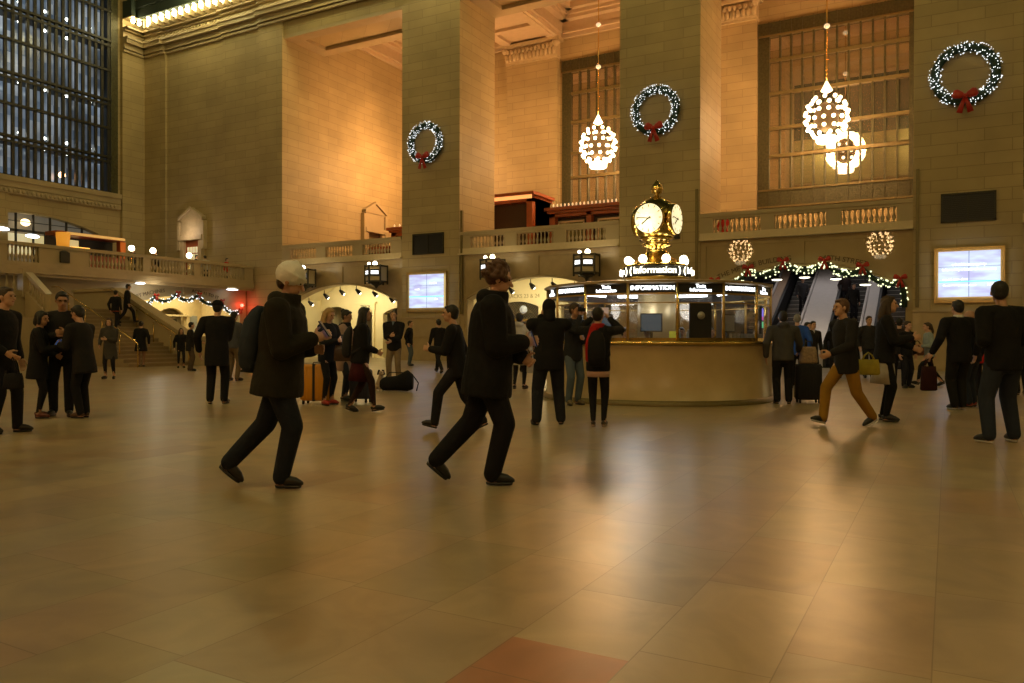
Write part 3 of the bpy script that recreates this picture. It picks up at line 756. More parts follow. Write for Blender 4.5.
# ---------------------------------------------------------------- wreaths, garlands
def bow(mb, c, s, M=Matrix.Identity(4)):
    c = V(c); a = MB()
    for sg in (-1, 1):
        a.loft([(0, 0, 0, .04*s, .03*s), (0, 0, .12*s, .12*s, .07*s), (0, 0, .3*s, .17*s, .08*s), (0, 0, .40*s, .11*s, .04*s)], Matrix.Rotation(sg*R(70), 4, 'Y'), 10)
        t = MB().loft([(0, 0, 0, .04*s, .02*s), (0, -.03, -.3*s, .07*s, .02*s), (0, 0, -.6*s, .10*s, .015*s)], Matrix.Rotation(-sg*R(17), 4, 'Y'), 8); a.join(t)
    a.ell((0, -.03*s, 0), .08*s); a.xf(Matrix.Translation(c) @ M); mb.join(a); return mb
def needles(mb, c, rnd, r, n):
    vs = []; fs = []
    for k in range(n):
        d = V((rnd.gauss(0, 1), rnd.gauss(0, 1), rnd.gauss(0, 1))).normalized(); q = d.orthogonal().normalized()*.014; e = d.cross(q).normalized()*.014
        p = V(c)+d*r*rnd.uniform(.75, 1.2); i = len(vs); vs += [V(c)+q, V(c)-q*.5+e, V(c)-q*.5-e, p]; fs += [(i, i+1, i+3), (i+1, i+2, i+3), (i+2, i, i+3)]
    mb.add(vs, fs)
def wreath(x, z, Rr, label):
    rnd = random.Random(int(x*10)); yf = NY-.14-.26
    t = empty('wreath', (x, yf, z), label, 'wreath', 'wreaths on the piers')
    r = .21; b = MB(); pts = [(x+(Rr-r)*math.cos(2*math.pi*k/36), yf, z+(Rr-r)*math.sin(2*math.pi*k/36)) for k in range(37)]
    b.tube(pts, r*.72, 8, cap=False)
    for k in range(150):
        a = 2*math.pi*k/150; needles(b, (x+(Rr-r)*math.cos(a), yf, z+(Rr-r)*math.sin(a)), rnd, r*1.1, 16)
    b.build('foliage', PINE, t)
    b = MB()
    for k in range(300):
        a = rnd.uniform(0, 2*math.pi)
        if abs(a-1.5*math.pi) < .16: continue
        ph = rnd.uniform(0, 2*math.pi); rr = Rr-r+r*1.08*math.cos(ph)*rnd.uniform(.8, 1); b.ell((x+rr*math.cos(a), yf-r*1.0*abs(math.sin(ph)), z+rr*math.sin(a)), rnd.uniform(.014, .024), n=5, m_=3)
    o = b.build('fairy_lights', E_FAIRY, t); o['kind'] = 'stuff'
    bow(MB(), (x, yf-.28, z-Rr+.33), 1.05).build('bow', RED, t)
wreath(-23.85, 11.35, 1.12, 'lit pine wreath with red bow on the left pier')
wreath(-11.4, 11.3, 1.15, 'lit pine wreath with red bow on the middle pier above the clock')
wreath(.50, 11.0, 1.2, 'lit pine wreath with red bow on the right pier')

def garland(pts3, label, emat_, bows, rnd, light_n, tube_r=.14):
    t = empty('garland', pts3[0], label, 'garland')
    b = MB().tube(pts3, tube_r*.7, 7)
    for i in range(len(pts3)-1):
        p, q = V(pts3[i]), V(pts3[i+1]); n = max(1, int((q-p).length/.07))
        for k in range(n): needles(b, p.lerp(q, k/n), rnd, tube_r*1.25, 14)
    b.build('foliage', PINE, t)
    b = MB(); L = len(pts3)-1
    for k in range(light_n):
        f = rnd.uniform(0, L-.001); i = int(f); p = V(pts3[i]).lerp(V(pts3[i+1]), f-i); a = rnd.uniform(0, 2*math.pi)
        w_ = (V(pts3[i+1])-V(pts3[i])).normalized(); x_, y_ = frame(w_)
        b.ell(p+(x_*math.cos(a)+y_*math.sin(a))*tube_r*1.05, rnd.uniform(.024, .042), n=5, m_=3)
    o = b.build('fairy_lights', emat_, t); o['kind'] = 'stuff'
    for q, M in bows: bow(MB(), q, .62 if tube_r > .13 else .42, M).build('bow', RED, t)
def swags(P, s0, drop, n=10):
    out = []
    for a, c in zip(P[:-1], P[1:]):
        a, c = V(a), V(c)
        for k in range(n): f = k/n; p = a.lerp(c, f); p.z -= drop*4*f*(1-f); out.append(p)
    out.append(V(P[-1])); return out
hw = HW
def archpt(cx, a, rr): return (cx+rr*math.sin(a), NY-.2, cz+rr*math.cos(a))
bx = [-8.75, -7.35, -5.95, -4.35, -2.95, -1.62]
P = []
for x in bx:
    d = x+5.33; P.append((x, NY-.2, cz+math.sqrt(max(.1, (r_+.12)**2-d*d))))
pts = swags(P, 0, .28); pts += [V((-1.5, NY-.2, P[-1][2]-.45)), V((-1.48, NY-.2, P[-1][2]-1.0))]
garland(pts, 'pine garland with warm lights swagged over the escalator arch', E_FAIRYW, [((p[0], NY-.42, p[2]+.12), Matrix.Identity(4)) for p in P], random.Random(3), 260)
by = [26.4, 27.4, 28.75, 30.15, 31.75, 33.1]; P = []
for y in by: d = y-29.4; P.append((WXL+.2, y, -5.0+math.sqrt(8.58**2-d*d)))
RZ = Matrix.Rotation(R(90), 4, 'Z')
garland(swags(P, 0, .30), 'pine garland with white lights swagged over the west arch', E_FAIRY, [((WXL+.42, p[1], p[2]+.08), RZ) for p in P[1:]], random.Random(4), 200, .12)

# lamp fittings in the escalator arch
for i, x in enumerate((-7.4, -6.3, -5.2, -4.0, -2.9)):
    d = x+5.33; z = cz+math.sqrt(r_*r_-d*d)
    t = empty('dish_lamp', (x, NY+.25, z), 'flat dish lamp under the garland over the escalators, %s from left' % ('first', 'second', 'third', 'fourth', 'fifth')[i], 'lamp', 'dish lamps in the escalator arch')
    MB().tube([(x, NY+.25, z), (x, NY+.25, z-.33)], .02, 6).build('stem', BLACK, t)
    MB().lathe([(.05, -.33), (.16, -.37), (.24, -.42), (.22, -.43)], (x, NY+.25, z), 14).build('shade', BLACK, t)
    MB().lathe([(.21, -.432), (.20, -.46), (.1, -.48)], (x, NY+.25, z), 14).build('lens', mat('dish_lens', (.8, .8, .7), .4, emis=(1, .95, .7), es=4, var=0), t)
lamp('escalator_fill', (-5.3, 35.6, 3.7), 60, (1, .85, .68), kind='AREA', size=6, size_y=.6, rot=(R(30), 0, 0))
lamp('escalator_fill', (-5.3, 41.0, 5.0), 26, (1, .92, .85), kind='AREA', size=6, size_y=1.5, rot=(0, 0, 0))  # unseen overhead fill, added to brighten the escalator well

# ---------------------------------------------------------------- escalators
SL = math.tan(R(29))
def slope_box(mb, x0, x1, y0, y1, zoff0, zoff1, base=36.6):
    z = lambda y: max(0, (y-base)*SL)
    mb.add([(x0, y0, z(y0)+zoff0), (x1, y0, z(y0)+zoff0), (x1, y1, z(y1)+zoff0), (x0, y1, z(y1)+zoff0), (x0, y0, z(y0)+zoff1), (x1, y0, z(y0)+zoff1), (x1, y1, z(y1)+zoff1), (x0, y1, z(y1)+zoff1)],
           [(0,3,2,1),(4,5,6,7),(0,1,5,4),(1,2,6,5),(2,3,7,6),(3,0,4,7)]); return mb
step_me = None
for i, x in enumerate((-8.35, -6.55, -3.98, -2.15)):
    t = empty('escalator', (x, 36.6, 0), 'dark escalator rising under the arch, %s from left' % ('first', 'second', 'third', 'fourth')[i], 'escalator', 'escalators under the right bay')
    for k in range(20):
        y = 36.6+k*.40
        if step_me is None:
            step_me = MB().box(-.5, .5, 0, .40, -.25, .02).box(-.5, .5, -.012, .012, -.0, .03).build('step', mat('escalator_step', (.05, .05, .055), .35, .6, var=.1), t, world=False); o = step_me
            tb = MB().box(-.5, .5, -.014, .0, .005, .03)
        else: o = step_me.copy(); col.objects.link(o); o.parent = t
        o.location = (0, k*.40, (k+1)*.40*SL)
    b = MB()
    for k in range(20): y = 36.6+k*.4; z = (k+1)*.4*SL; b.box(x-.5, x+.5, y-.016, y-.004, z+.0, z+.022)
    b.build('step_nosing', mat('nosing_grey', (.25, .25, .25), .4, .5), t)
    for sg in (-1, 1):
        xx = x+sg*.62
        slope_box(MB(), xx-.05, xx+.05, 35.5, 46, .0, .85).build('side_panel', STEEL if sg > 0 else BLACK, t)
        b = MB(); zf = lambda y: max(0, (y-36.6)*SL)+.93
        b.tube([(xx, 35.2, .7), (xx, 35.15, .85), (xx, 35.3, .93)]+[(xx, y, zf(y)) for y in (36.6, 38, 40, 42, 44, 46)], .05, 8); b.build('handrail', RUBBER, t)
for i, (x0, x1, mt) in enumerate(((-7.65, -7.25, STEELW), (-5.85, -4.68, STEEL), (-3.29, -2.84, STEEL))):
    struct(slope_box(MB(), x0, x1, 35.8, 46, -.2 if 0 else 0, .9).build('trim_%d' % (60+i), mt), 'sloping metal clad panel between the escalators, %s' % ('left, brownish', 'middle, wide', 'right')[i])
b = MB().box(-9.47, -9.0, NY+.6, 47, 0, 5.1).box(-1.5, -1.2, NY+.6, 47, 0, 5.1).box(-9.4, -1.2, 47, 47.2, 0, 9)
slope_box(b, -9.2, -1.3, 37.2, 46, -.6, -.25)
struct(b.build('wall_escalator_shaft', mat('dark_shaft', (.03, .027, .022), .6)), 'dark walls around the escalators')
tag(MB().box(-6.0, -3.9, 45.9, 45.95, 4.5, 5.1).build('landing_light', emat('landing_light_lit', (.8, .85, 1), 1.2)), 'pale lit landing at the top of the escalators', 'light panel')

# ---------------------------------------------------------------- gate lanterns
def lantern(x, label):
    yf = NY-.02; z = 4.62; y = yf-.85
    t = empty('gate_lantern', (x, y, z-.5), label, 'wall lantern', 'gate sign lanterns under the balcony')
    RH = .58; pr = [(RH*math.sin(R(60*k)), -RH*math.cos(R(60*k))) for k in range(6)]   # faces 30 degrees either side of south
    def prism(pts, z0, z1, mb):
        n = len(pts); mb.add([(x+a, y+c, z0) for a, c in pts]+[(x+a, y+c, z1) for a, c in pts], [tuple(range(n-1, -1, -1)), tuple(range(n, 2*n))]+[(k, (k+1) % n, n+(k+1) % n, n+k) for k in range(n)])
    CASE = mat('pale_bronze', (.46, .38, .24), .5, .2)
    b = MB(); prism(pr, z-.40, z+.34, b); b.build('case', CASE, t)
    b = MB(); prism([(a*1.08, c*1.08) for a, c in pr], z+.34, z+.42, b); prism([(a*1.06, c*1.06) for a, c in pr], z-.47, z-.40, b)
    b.lathe([(.45, -.47), (.34, -.56), (.12, -.66), (.04, -.80)], (x, y, z), 12)
    for a, c in pr: b.box(x+a*1.02-.035, x+a*1.02+.035, y+c*1.02-.035, y+c*1.02+.035, z-.50, z+.44); b.ell((x+a*1.02, y+c*1.02, z-.54), .055, n=6, m_=5)
    b.box(x-.05, x+.05, y+.5, yf+.01, z+.0, z+.12); b.build('frame', IRON, t)
    for k, sg in enumerate((1, -1)):
        M = Matrix.Translation((x, y, z)) @ Matrix.Rotation(R(30)*sg, 4, 'Z')
        d = RH*math.cos(R(30))
        MB().box(-.24, .24, -d-.02, -d+.01, -.17, .20).xf(M).build('sign_plate', BLACK, t)
        MB().box(-.20, .20, -d-.026, -d-.02, -.06, .12).xf(M).build('lit_panel', emat('lantern_panel_lit', (.93, .97, 1), 2.0), t)
        text_mb('TRACK', .13, .004).xf(M @ Matrix.Translation((0, -d-.029, .03))).build('lettering', mat('lettering_grey', (.3, .33, .36), .5, var=0), t)
        g = M @ V((0, -d+.10, .50)); MB().lathe([(.05, -.14), (.04, -.06)], g, 8).build('globe_holder', IRON, t)
        MB().ell(g, .125 if sg > 0 else .085).build('globe', E_GLOBE, t)
    lamp('lantern_light', (x+.3, y-.7, z+.75), 14, GOLD, .12)
for x, s in ((-31.8, 'hexagonal gate lantern with globe, left in the left bay'), (-26.7, 'hexagonal gate lantern with globe, right in the left bay'), (-19.5, 'hexagonal gate lantern with globe, left in the middle bay'), (-14.5, 'hexagonal gate lantern with globe beside the brass clock')): lantern(x, s)

# ---------------------------------------------------------------- doors and mouldings on the balcony level
def pediment_door(c, axis, label, lit, wood, lamp_=False):
    """door surround on a wall; axis 'x' faces -Y (north wall), axis 'y' faces +X (west wall)"""
    t = empty('pedimented_door', (c[0], c[1], c[2]), label, 'doorway')
    def bx(mb, u0, u1, d0, d1, z0, z1):
        return mb.box(c[0]+u0, c[0]+u1, c[1]-d1, c[1]-d0, c[2]+z0, c[2]+z1) if axis == 'x' else mb.box(c[0]+d0, c[0]+d1, c[1]+u0, c[1]+u1, c[2]+z0, c[2]+z1)
    b = MB(); bx(b, -1.0, -.7, 0, .25, 0, 3.0); bx(b, .7, 1.0, 0, .25, 0, 3.0); bx(b, -1.1, 1.1, 0, .35, 3.0, 3.3); bx(b, -.95, .95, 0, .2, 3.3, 4.3)
    bx(b, -1.25, -1.0, 0, .3, 2.4, 4.2); bx(b, 1.0, 1.25, 0, .3, 2.4, 4.2)
    pts = [(-1.15, 4.3), (0, 4.95), (1.15, 4.3)]
    for (u, z), (u2, z2) in zip(pts[:-1], pts[1:]):
        f = (lambda u, d, z: (c[0]+u, c[1]-d, c[2]+z)) if axis == 'x' else (lambda u, d, z: (c[0]+d, c[1]+u, c[2]+z))
        b.add([f(u, 0, z), f(u2, 0, z2), f(u2, .35, z2), f(u, .35, z), f(u, 0, z+.16), f(u2, 0, z2+.16), f(u2, .35, z2+.16), f(u, .35, z+.16)], [(0,3,2,1),(4,5,6,7),(0,1,5,4),(1,2,6,5),(2,3,7,6),(3,0,4,7)])
    b.add([f(-1.1, 0, 4.28), f(0, 0, 4.9), f(1.1, 0, 4.28), f(-1.1, .25, 4.28), f(0, .25, 4.9), f(1.1, .25, 4.28)], [(0, 1, 2), (5, 4, 3), (0, 3, 4, 1), (1, 4, 5, 2), (2, 5, 3, 0)])
    b.build('surround', STONE2 if lamp_ else STONE, t)
    b = MB(); bx(b, -.7, .7, .0, .04, 0, 3.0); b.build('door', wood, t)
    if lit:
        b = MB()
        for u in (-.55, -.05): 
            for z in (1.75, 2.2):
                for q in (0, .26): bx(b, u+q*1.0, u+q+.2, .045, .055, z, z+.38)
            bx(b, u, u+.45, .045, .055, .5, 1.5)
        b.build('lit_panes', E_YELP, t)
    else:
        b = MB(); bx(b, -.6, .6, .045, .1, 1.35, 1.45); bx(b, -.5, .5, .045, .08, 1.6, 2.7); b.build('transom', BRONZE, t)
    return t
pediment_door((-42.3, NY+.13, 4.4), 'x', 'pedimented stone doorway with lit panes on the west balcony', True, MAHOG, True)
lamp('door_uplight', (-42.3, 33.1, 7.9), 34, (1, .78, .6), .15)
pediment_door((-34.3, 42.2, 5.3), 'y', 'pedimented doorway on the orange wall of the left bay', False, mat('dark_wood', (.08, .04, .02), .4))

# ---------------------------------------------------------------- mahogany bar units on the north balcony
def bar_unit(x0, x1, y0, y1, z1, label, glow=False, lamps=0, panes=0):
    t = empty('mahogany_bar', ((x0+x1)/2, (y0+y1)/2, 5.3), label, 'bar cabinet'); z0 = 5.3
    b = MB().box(x0, x0+.35, y0, y1, z0, z1-.35).box(x1-.35, x1, y0, y1, z0, z1-.35).box(x0, x1, y0+.4, y1, z0, z1-.35)
    if panes:
        for k in range(1, panes): x = x0+(x1-x0)*k/panes; b.box(x-.15, x+.15, y0, y1, z0, z1-.35)
    b.box(x0, x1, y0, y1, z1-.55, z1-.35); b.build('carcass', MAHOG, t)
    MB().box(x0+.36, x1-.36, y0+.38, y0+.4, z0, z1-.56).build('recess_panel', mat('dark_wood2', (.03, .012, .008), .5), t)
    c = MB().box(x0-.1, x1+.1, y0-.12, y1+.1, z1-.35, z1-.2).box(x0-.22, x1+.22, y0-.26, y1+.15, z1-.2, z1-.02); c.build('cornice', MAHOG, t)
    if glow: MB().box(x0-.05, x1+.05, y0-.20, y0-.12, z1-.40, z1-.14).xf(Matrix.Identity(4)).build('glow_strip', mat('glow_strip_lit', (.8, .4, .1), .5, emis=(1, .42, .12), es=1.1, var=0), t)
    if lamps:
        for k in range(lamps):
            x = x0+.2+(x1-x0-.4)*k/(lamps-1); MB().lathe([(.02, 0), (.03, .08), (.055, .12), (.045, .2), (.01, .24)], (x, y0+.1, z1-.02), 8).build('lamp', mat('small_lamp_lit', (.8, .7, .5), .4, emis=(1, .75, .45), es=.45, var=0), t)
    if panes:
        for k in range(panes):
            a = x0+(x1-x0)*k/panes+.4; c_ = x0+(x1-x0)*(k+1)/panes-.4; MB().box(a, c_, y0+.32, y0+.37, z0+1.0, z1-.8).build('pane', G_WIN, t)
            b = MB().box(a, c_, y0+.28, y0+.33, z1-.85, z1-.75).box(a, a+.07, y0+.28, y0+.33, z0+1, z1-.8).box(c_-.07, c_, y0+.28, y0+.33, z0+1, z1-.8); b.build('pane_frame', mat('pinkish_frame', (.6, .42, .3), .35, .3), t)
bar_unit(-23.6, -20.5, 39.2, 41.5, 9.45, 'tall mahogany booth with glowing cornice behind the middle balustrade', glow=True)
bar_unit(-19.9, -12.6, 40.2, 41.8, 8.6, 'long mahogany bar topped by small lamps in the middle bay', lamps=30, panes=3)
bar_unit(-32.2, -24.6, 41.5, 43.2, 8.45, 'mahogany bar with small lamps behind the left balustrade', lamps=18, panes=3)
bar_unit(-34.0, -32.75, 41.9, 43.2, 7.3, 'low mahogany cabinet at the left end of the left bar')
o = MB().lathe([(.28, 0), (.3, .1), (.3, .6), (.2, .7)], (-22.75, 38.2, 6.6), 14).build('amber_lamp', E_AMBER); tag(o, 'amber drum lamp by the tall mahogany booth', 'lamp')
tag(MB().box(-22.95, -22.55, 38.0, 38.4, 5.3, 6.6).build('lamp_pedestal', MAHOG), 'wooden pedestal under the amber drum lamp', 'pedestal')

# bar canopy on the west balcony
t = empty('canopy_bar', (-42, 26.6, BF), 'dark canopy bar with amber fascia on the west balcony', 'bar')
MB().box(-42.4, -41.3, 24.7, 28.6, 6.66, 6.86).build('roof', MAHOG, t)
MB().box(-41.31, -41.25, 25.2, 28.6, 6.70, 6.84).build('fascia', mat('amber_fascia', (.5, .3, .08), .4, emis=(1, .55, .15), es=.5, var=.2, scale=2), t)
MB().box(-42.5, -42.4, 24.7, 28.6, BF, 6.7).build('back_panel', BLACK, t)
MB().box(-41.6, -41.3, 28.3, 28.6, BF, 6.66).build('post', MAHOG, t)
MB().box(-41.28, -41.2, 28.3, 28.6, 5.7, 6.6).build('orange_strip', mat('orange_post', (.5, .12, .02), .4, emis=(1, .2, .02), es=.25, var=0), t)
MB().box(-42.2, -41.3, 24.7, 28.2, BF, 5.7).build('counter', MAHOG, t)
MB().box(-41.4, -41.28, 25.5, 26.5, 6.02, 6.08).build('shelf_glow', E_AMBER, t)
MB().box(-42.38, -42.3, 26.0, 26.5, 5.6, 6.55).build('lit_pane', E_YELP, t)
o = MB().lathe([(.30, 0), (.31, .3), (.34, .62), (.34, .8)], (-41.2, 24.95, 5.95), 18).build('drum_lamp', mat('amber_drum', (.5, .3, .08), .4, emis=(1, .36, .03), es=.55, var=.3, scale=2)); tag(o, 'amber glowing drum lamp at the left corner of the canopy bar', 'lamp')
tag(MB().lathe([(.25, BF), (.25, BF+.1), (.12, BF+.2), (.12, 5.85), (.28, 5.95)], (-41.2, 24.95, 0), 14).build('lamp_column', MAHOG), 'wooden column under the amber drum lamp of the canopy bar', 'column')
for i, (y, zz) in enumerate(((26.85, 5.95), (28.15, 5.95), (30.5, 5.9))):
    t = empty('table_lamp', (-38.2, y, BF), 'globe table lamp behind the west balustrade, %s of three' % ('leftmost', 'middle', 'rightmost')[i], 'lamp', 'globe lamps on the west balcony')
    MB().ell((-38.2, y, zz), .16).build('globe', E_GLOBE, t)
    MB().lathe([(.2, 0), (.04, .05), (.03, 1.35), (.06, 1.4)], (-38.2, y, BF), 8).build('stand', BRASS, t)
    lamp('table_lamp_light', (-37.9, y, zz+.2), 12, GOLD, .15)

# ---------------------------------------------------------------- west staircase
t = empty('staircase', (-30.8, 20.6, 0), 'marble staircase with brass handrails rising to the west balcony', 'staircase')
N = 15; x0 = -28.5; rd = .335; rh = .165; b = None
for k in range(N):
    MB().box(x0-(N)*rd-.4, x0-k*rd, 19.9, 22.75, k*rh, (k+1)*rh).build('step', mat('brown_stair_marble', (.33, .24, .14), .45), t)  # steps in a darker, browner marble than the landing
    MB().box(x0-k*rd-.02, x0-k*rd+.02, 19.9, 22.75, (k+1)*rh-.05, (k+1)*rh-.0).build('nosing', mat('pale_nosing', (.42, .31, .18), .4), t)
xe = x0-N*rd; ze = N*rh
MB().box(xe-3.2, xe-.3, 20.0, 22.75, 0, ze).build('landing', BOTT, t)
# right balustrade: solid, sloping, brick textured side
def slab(pts_bottom, pts_top, y0, y1, mb):
    P = pts_bottom+pts_top[::-1]; n = len(P)
    return mb.add([(x, y0, z) for x, z in P]+[(x, y1, z) for x, z in P], [tuple(range(n)), tuple(range(2*n-1, n-1, -1))]+[(k, n+k, n+(k+1) % n, (k+1) % n) for k in range(n)])
b = slab([(x0+.9, 0), (xe-3.2, 0)], [(x0+.9, .95), (x0+.35, .95), (xe, ze+.85), (xe-3.2, ze+.85)], 22.75, 23.15, MB()); b.build('side_wall', STONE, t)
b = slab([(x0+1.0, .95), (x0+.35, .95), (xe, ze+.85), (xe-3.2, ze+.85)], [(x0+1.0, 1.10), (x0+.35, 1.10), (xe, ze+1.0), (xe-3.2, ze+1.0)], 22.65, 23.25, MB()); b.build('coping', BOTT, t)
MB().box(x0+.85, x0+1.3, 22.65, 23.25, 0, 1.25).build('newel', BOTT, t)
for y in (20.1, 22.5):
    b = MB().tube([(x0+.3, y, .55), (x0+.3, y, .95), (xe, y, ze+.9), (xe-.5, y, ze+.9)], .024, 8)
    for k in range(5): x = x0+.3-k*1.15; z = max(0, (x0-x)*rh/rd); b.tube([(x, y, z), (x, y, z+.88)], .022, 6)
    b.build('handrail', BRASS, t)
# upper flight seen end-on at the left
t = empty('upper_stair', (-34, 18, 0), 'upper stair block with stone balustrade at the left edge', 'staircase')
MB().box(-36.6, -34.8, 13.5, 19.7, 0, 3.0).box(-34.8, -33.0, 16.5, 19.7, 0, 2.0).build('block', STONE, t)
b = MB().box(-35.0, -34.7, 14, 19.3, 3.9, 4.08).box(-35.0, -34.75, 14, 19.3, 3.0, 3.2).box(-35.08, -34.65, 19.25, 19.75, 2.9, 4.12)
sl = lambda z0, z1, zz0, zz1, mb: mb.add([(-34.7, 19.35, z0), (-34.7, 19.65, z0), (-33.0, 19.65, z1), (-33.0, 19.35, z1), (-34.7, 19.35, zz0), (-34.7, 19.65, zz0), (-33.0, 19.65, zz1), (-33.0, 19.35, zz1)], [(0,1,2,3),(7,6,5,4),(0,4,5,1),(1,5,6,2),(2,6,7,3),(3,7,4,0)])
sl(3.86, 2.72, 4.04, 2.90, b); sl(2.0, 1.6, 3.2, 2.05, b)
b.box(-33.12, -32.75, 19.3, 19.72, 0, 3.0)
b.build('rail', BOTT, t)
balusters(t, [(-34.87, 14.2+.30*k) for k in range(17)], 3.2, 3.9, .08)
for k in range(7):
    f = (k+.5)/7; x = -34.65+1.5*f; z = 3.17-1.05*f; MB().lathe([(.06, 0), (.09, .2), (.05, .42), (.04, .62), (.06, .72)], (x, 19.5, z-.03), 8).build('baluster', STONE, t)
#@@BOOTH
# ---------------------------------------------------------------- information booth
C = V((-5.26, 15.6, 0)); RB = 2.28
va = math.atan2(CAM.y-C.y, CAM.x-C.x)          # direction from booth to viewer
t = empty('information_booth', C, 'round marble and brass information booth with glass windows and lit signs', 'booth')
def pol(a, r, z): return V((C.x+r*math.cos(a), C.y+r*math.sin(a), z))
BASEM = mat('booth_marble', (.50, .38, .20), .28, var=.22, scale=2.2)
MB().lathe([(RB+.0, .0), (RB+.0, .10), (RB-.02, .12), (RB-.02, 1.05), (RB+.0, 1.10)], C, 64).build('marble_base', BASEM, t)
MB().lathe([(RB+.06, 0), (RB+.06, .09), (RB-.02, .10)], C, 64, cap=False).build('plinth', BRONZE, t)
MB().lathe([(RB+.02, 1.10), (RB+.06, 1.11), (RB+.06, 1.16), (RB-.6, 1.16)], C, 64, cap=False).build('counter_rim', BRASS, t)
MB().lathe([(RB-.62, 1.13), (RB-.62, 1.15), (.3, 1.15)], C, 48, cap=False).build('inner_counter', mat('dim_counter', (.2, .16, .1), .5), t)
NS = 16; AO = R(-9.2-11.25)   # panel centres
RP = RB-.04
ang = [va + R(22.5)*k + R(-13.1) for k in range(NS)]     # post angles
LB = [('INFORMATION', 1), ('Train\nInformation', 2)]
def seg_box(mb, a0, a1, r, th, z0, z1):
    p, q = pol(a0, r, 0), pol(a1, r, 0); d = (q-p).normalized(); nrm = V((d.y, -d.x, 0))
    if nrm.dot(p-C) < 0: nrm = -nrm
    vs = []
    for z in (z0, z1):
        for (u, s) in ((p, 0), (q, 0), (q, 1), (p, 1)): vs.append((u.x-nrm.x*th*s, u.y-nrm.y*th*s, z))
    return mb.add(vs, [(0,3,2,1),(4,5,6,7),(0,1,5,4),(1,2,6,5),(2,3,7,6),(3,0,4,7)])
for k in range(NS):
    a0 = ang[k]; a1 = ang[k]+R(22.5); am = (a0+a1)/2
    p = pol(a0, RP, 0)
    MB().tube([(p.x, p.y, 1.16), (p.x, p.y, 2.24)], .028, 8).build('post', BRASS if k % 2 else GOLDM, t)
    sb = seg_box(MB(), a0+R(.6), a1-R(.6), RP, .12, 2.03, 2.19).build('sign_box', BLACK, t)
    seg_box(MB(), a0+R(.4), a1-R(.4), RP+.01, .05, 2.0, 2.03).build('sign_rail', GOLDM, t)
    seg_box(MB(), a0+R(.4), a1-R(.4), RP, .03, 1.84, 1.86).build('transom', GOLDM, t)
    seg_box(MB(), a0+R(.4), a1-R(.4), RP+.01, .05, 1.16, 1.22).build('sill', BRASS, t)
    g = seg_box(MB(), a0+R(.6), a1-R(.6), RP-.01, .01, 1.22, 2.0).build('window_pane', G_CLEAR, t)
    s, nl = LB[k % 2]
    rot = am+math.pi/2
    ap = RP*math.cos(R(11.25))
    for li, line in enumerate(s.split('\n')):
        tm = text_mb(line, .115 if nl == 1 else .088, .006)
        q = pol(am, ap+.006, 2.112 + ((.033-.068*li) if nl == 2 else 0))
        tm.xf(Matrix.Translation(q) @ Matrix.Rotation(rot, 4, 'Z') @ Matrix.Diagonal((1.0, 1, 1, 1))).build('lettering', E_SIGN, sb)
MB().lathe([(RP+.02, 2.19), (RP+.08, 2.21), (RP+.08, 2.25), (RP-.05, 2.27), (1.6, 2.30), (.9, 2.33), (.1, 2.33)], C, 16, smooth=False, cap=False).build('roof', mat('booth_roof', (.30, .22, .10), .5, .3, var=.2), t)
MB().lathe([(RP-.1, 2.18), (.1, 2.18)], C, 32, cap=False).build('ceiling_panel', mat('booth_ceiling', (.35, .33, .28), .6), t)
b = MB()
for k in range(-2, 3): q = V((math.cos(va+math.pi/2), math.sin(va+math.pi/2), 0)); 
for k in range(8):
    a = va+R(45)*k+.3; p, q = pol(a-.28, 1.55, 2.14), pol(a+.28, 1.55, 2.14); MB().tube([p, q], .03, 6).build('fluorescent_tube', E_FLUO, t)
b = MB().lathe([(.40, 1.13), (.40, 2.18)], C, 10); b.build('core_column', mat('core_brass', (.40, .30, .14), .35, .4), t)
# a dark shutter with a round speaking grille
am = va+R(22.5)*1.5+R(-13.1)
o = MB(); pm = pol(am, RP*.975, 1.5); tx = V((-math.sin(am), math.cos(am), 0))
MB().cbox(pm+tx*.0+V((0, 0, .02)), (.02, .42, .66), Matrix.Rotation(am, 3, 'Z')).build('dark_shutter', BLACK, t)
MB().tube([pol(am, RP*.99, 1.62), pol(am, RP*.995, 1.62)], .07, 18).build('speaking_grille', mat('grey_disc', (.4, .4, .38), .4, .3), t)
lamp('booth_light', (C.x, C.y-.9, 1.95), 26, (.92, .95, 1), .3)
lamp('booth_light', (C.x-.9, C.y+.3, 1.95), 14, (.92, .95, 1), .3); lamp('booth_light', (C.x+.9, C.y-.2, 1.95), 14, (.92, .95, 1), .3)
# monitors and counter things
def onbooth(da, r, z): return pol(va+R(da), r, z)
def monitor(da, r, label, face=1, mt=None, sz=.4):
    p = onbooth(da, r, 1.16); rz = va+R(da)+math.pi/2*face
    t2 = empty('computer_monitor', p, label, 'monitor', 'monitors in the booth', rz)
    MB().cbox((0, 0, .34), (sz, .04, .34)).build('housing', BLACK, t2, world=False)
    MB().cbox((0, -.022, .34), (sz-.04, .004, .30)).build('screen', mt or mat('dim_screen', (.05, .07, .08), .2, emis=(.35, .5, .6), es=.12, var=0), t2, world=False)
    MB().cbox((0, .02, .1), (.05, .03, .2)).cbox((0, .02, .01), (.2, .15, .02)).build('stand', BLACK, t2, world=False)
monitor(-3, 1.75, 'grey monitor seen from outside in the front booth window')
monitor(52, 1.7, 'silver backed monitor in the right booth window', mt=mat('silver', (.5, .52, .55), .4))
monitor(-38, 1.6, 'monitor behind the left booth window')
p = onbooth(79, 2.06, 1.2); t2 = empty('colour_display', p, 'narrow display striped violet, red and green at the right of the booth', 'screen', rz=va+R(79)+math.pi/2)
MB().cbox((0, 0, .36), (.36, .05, .72)).build('housing', BLACK, t2, world=False)
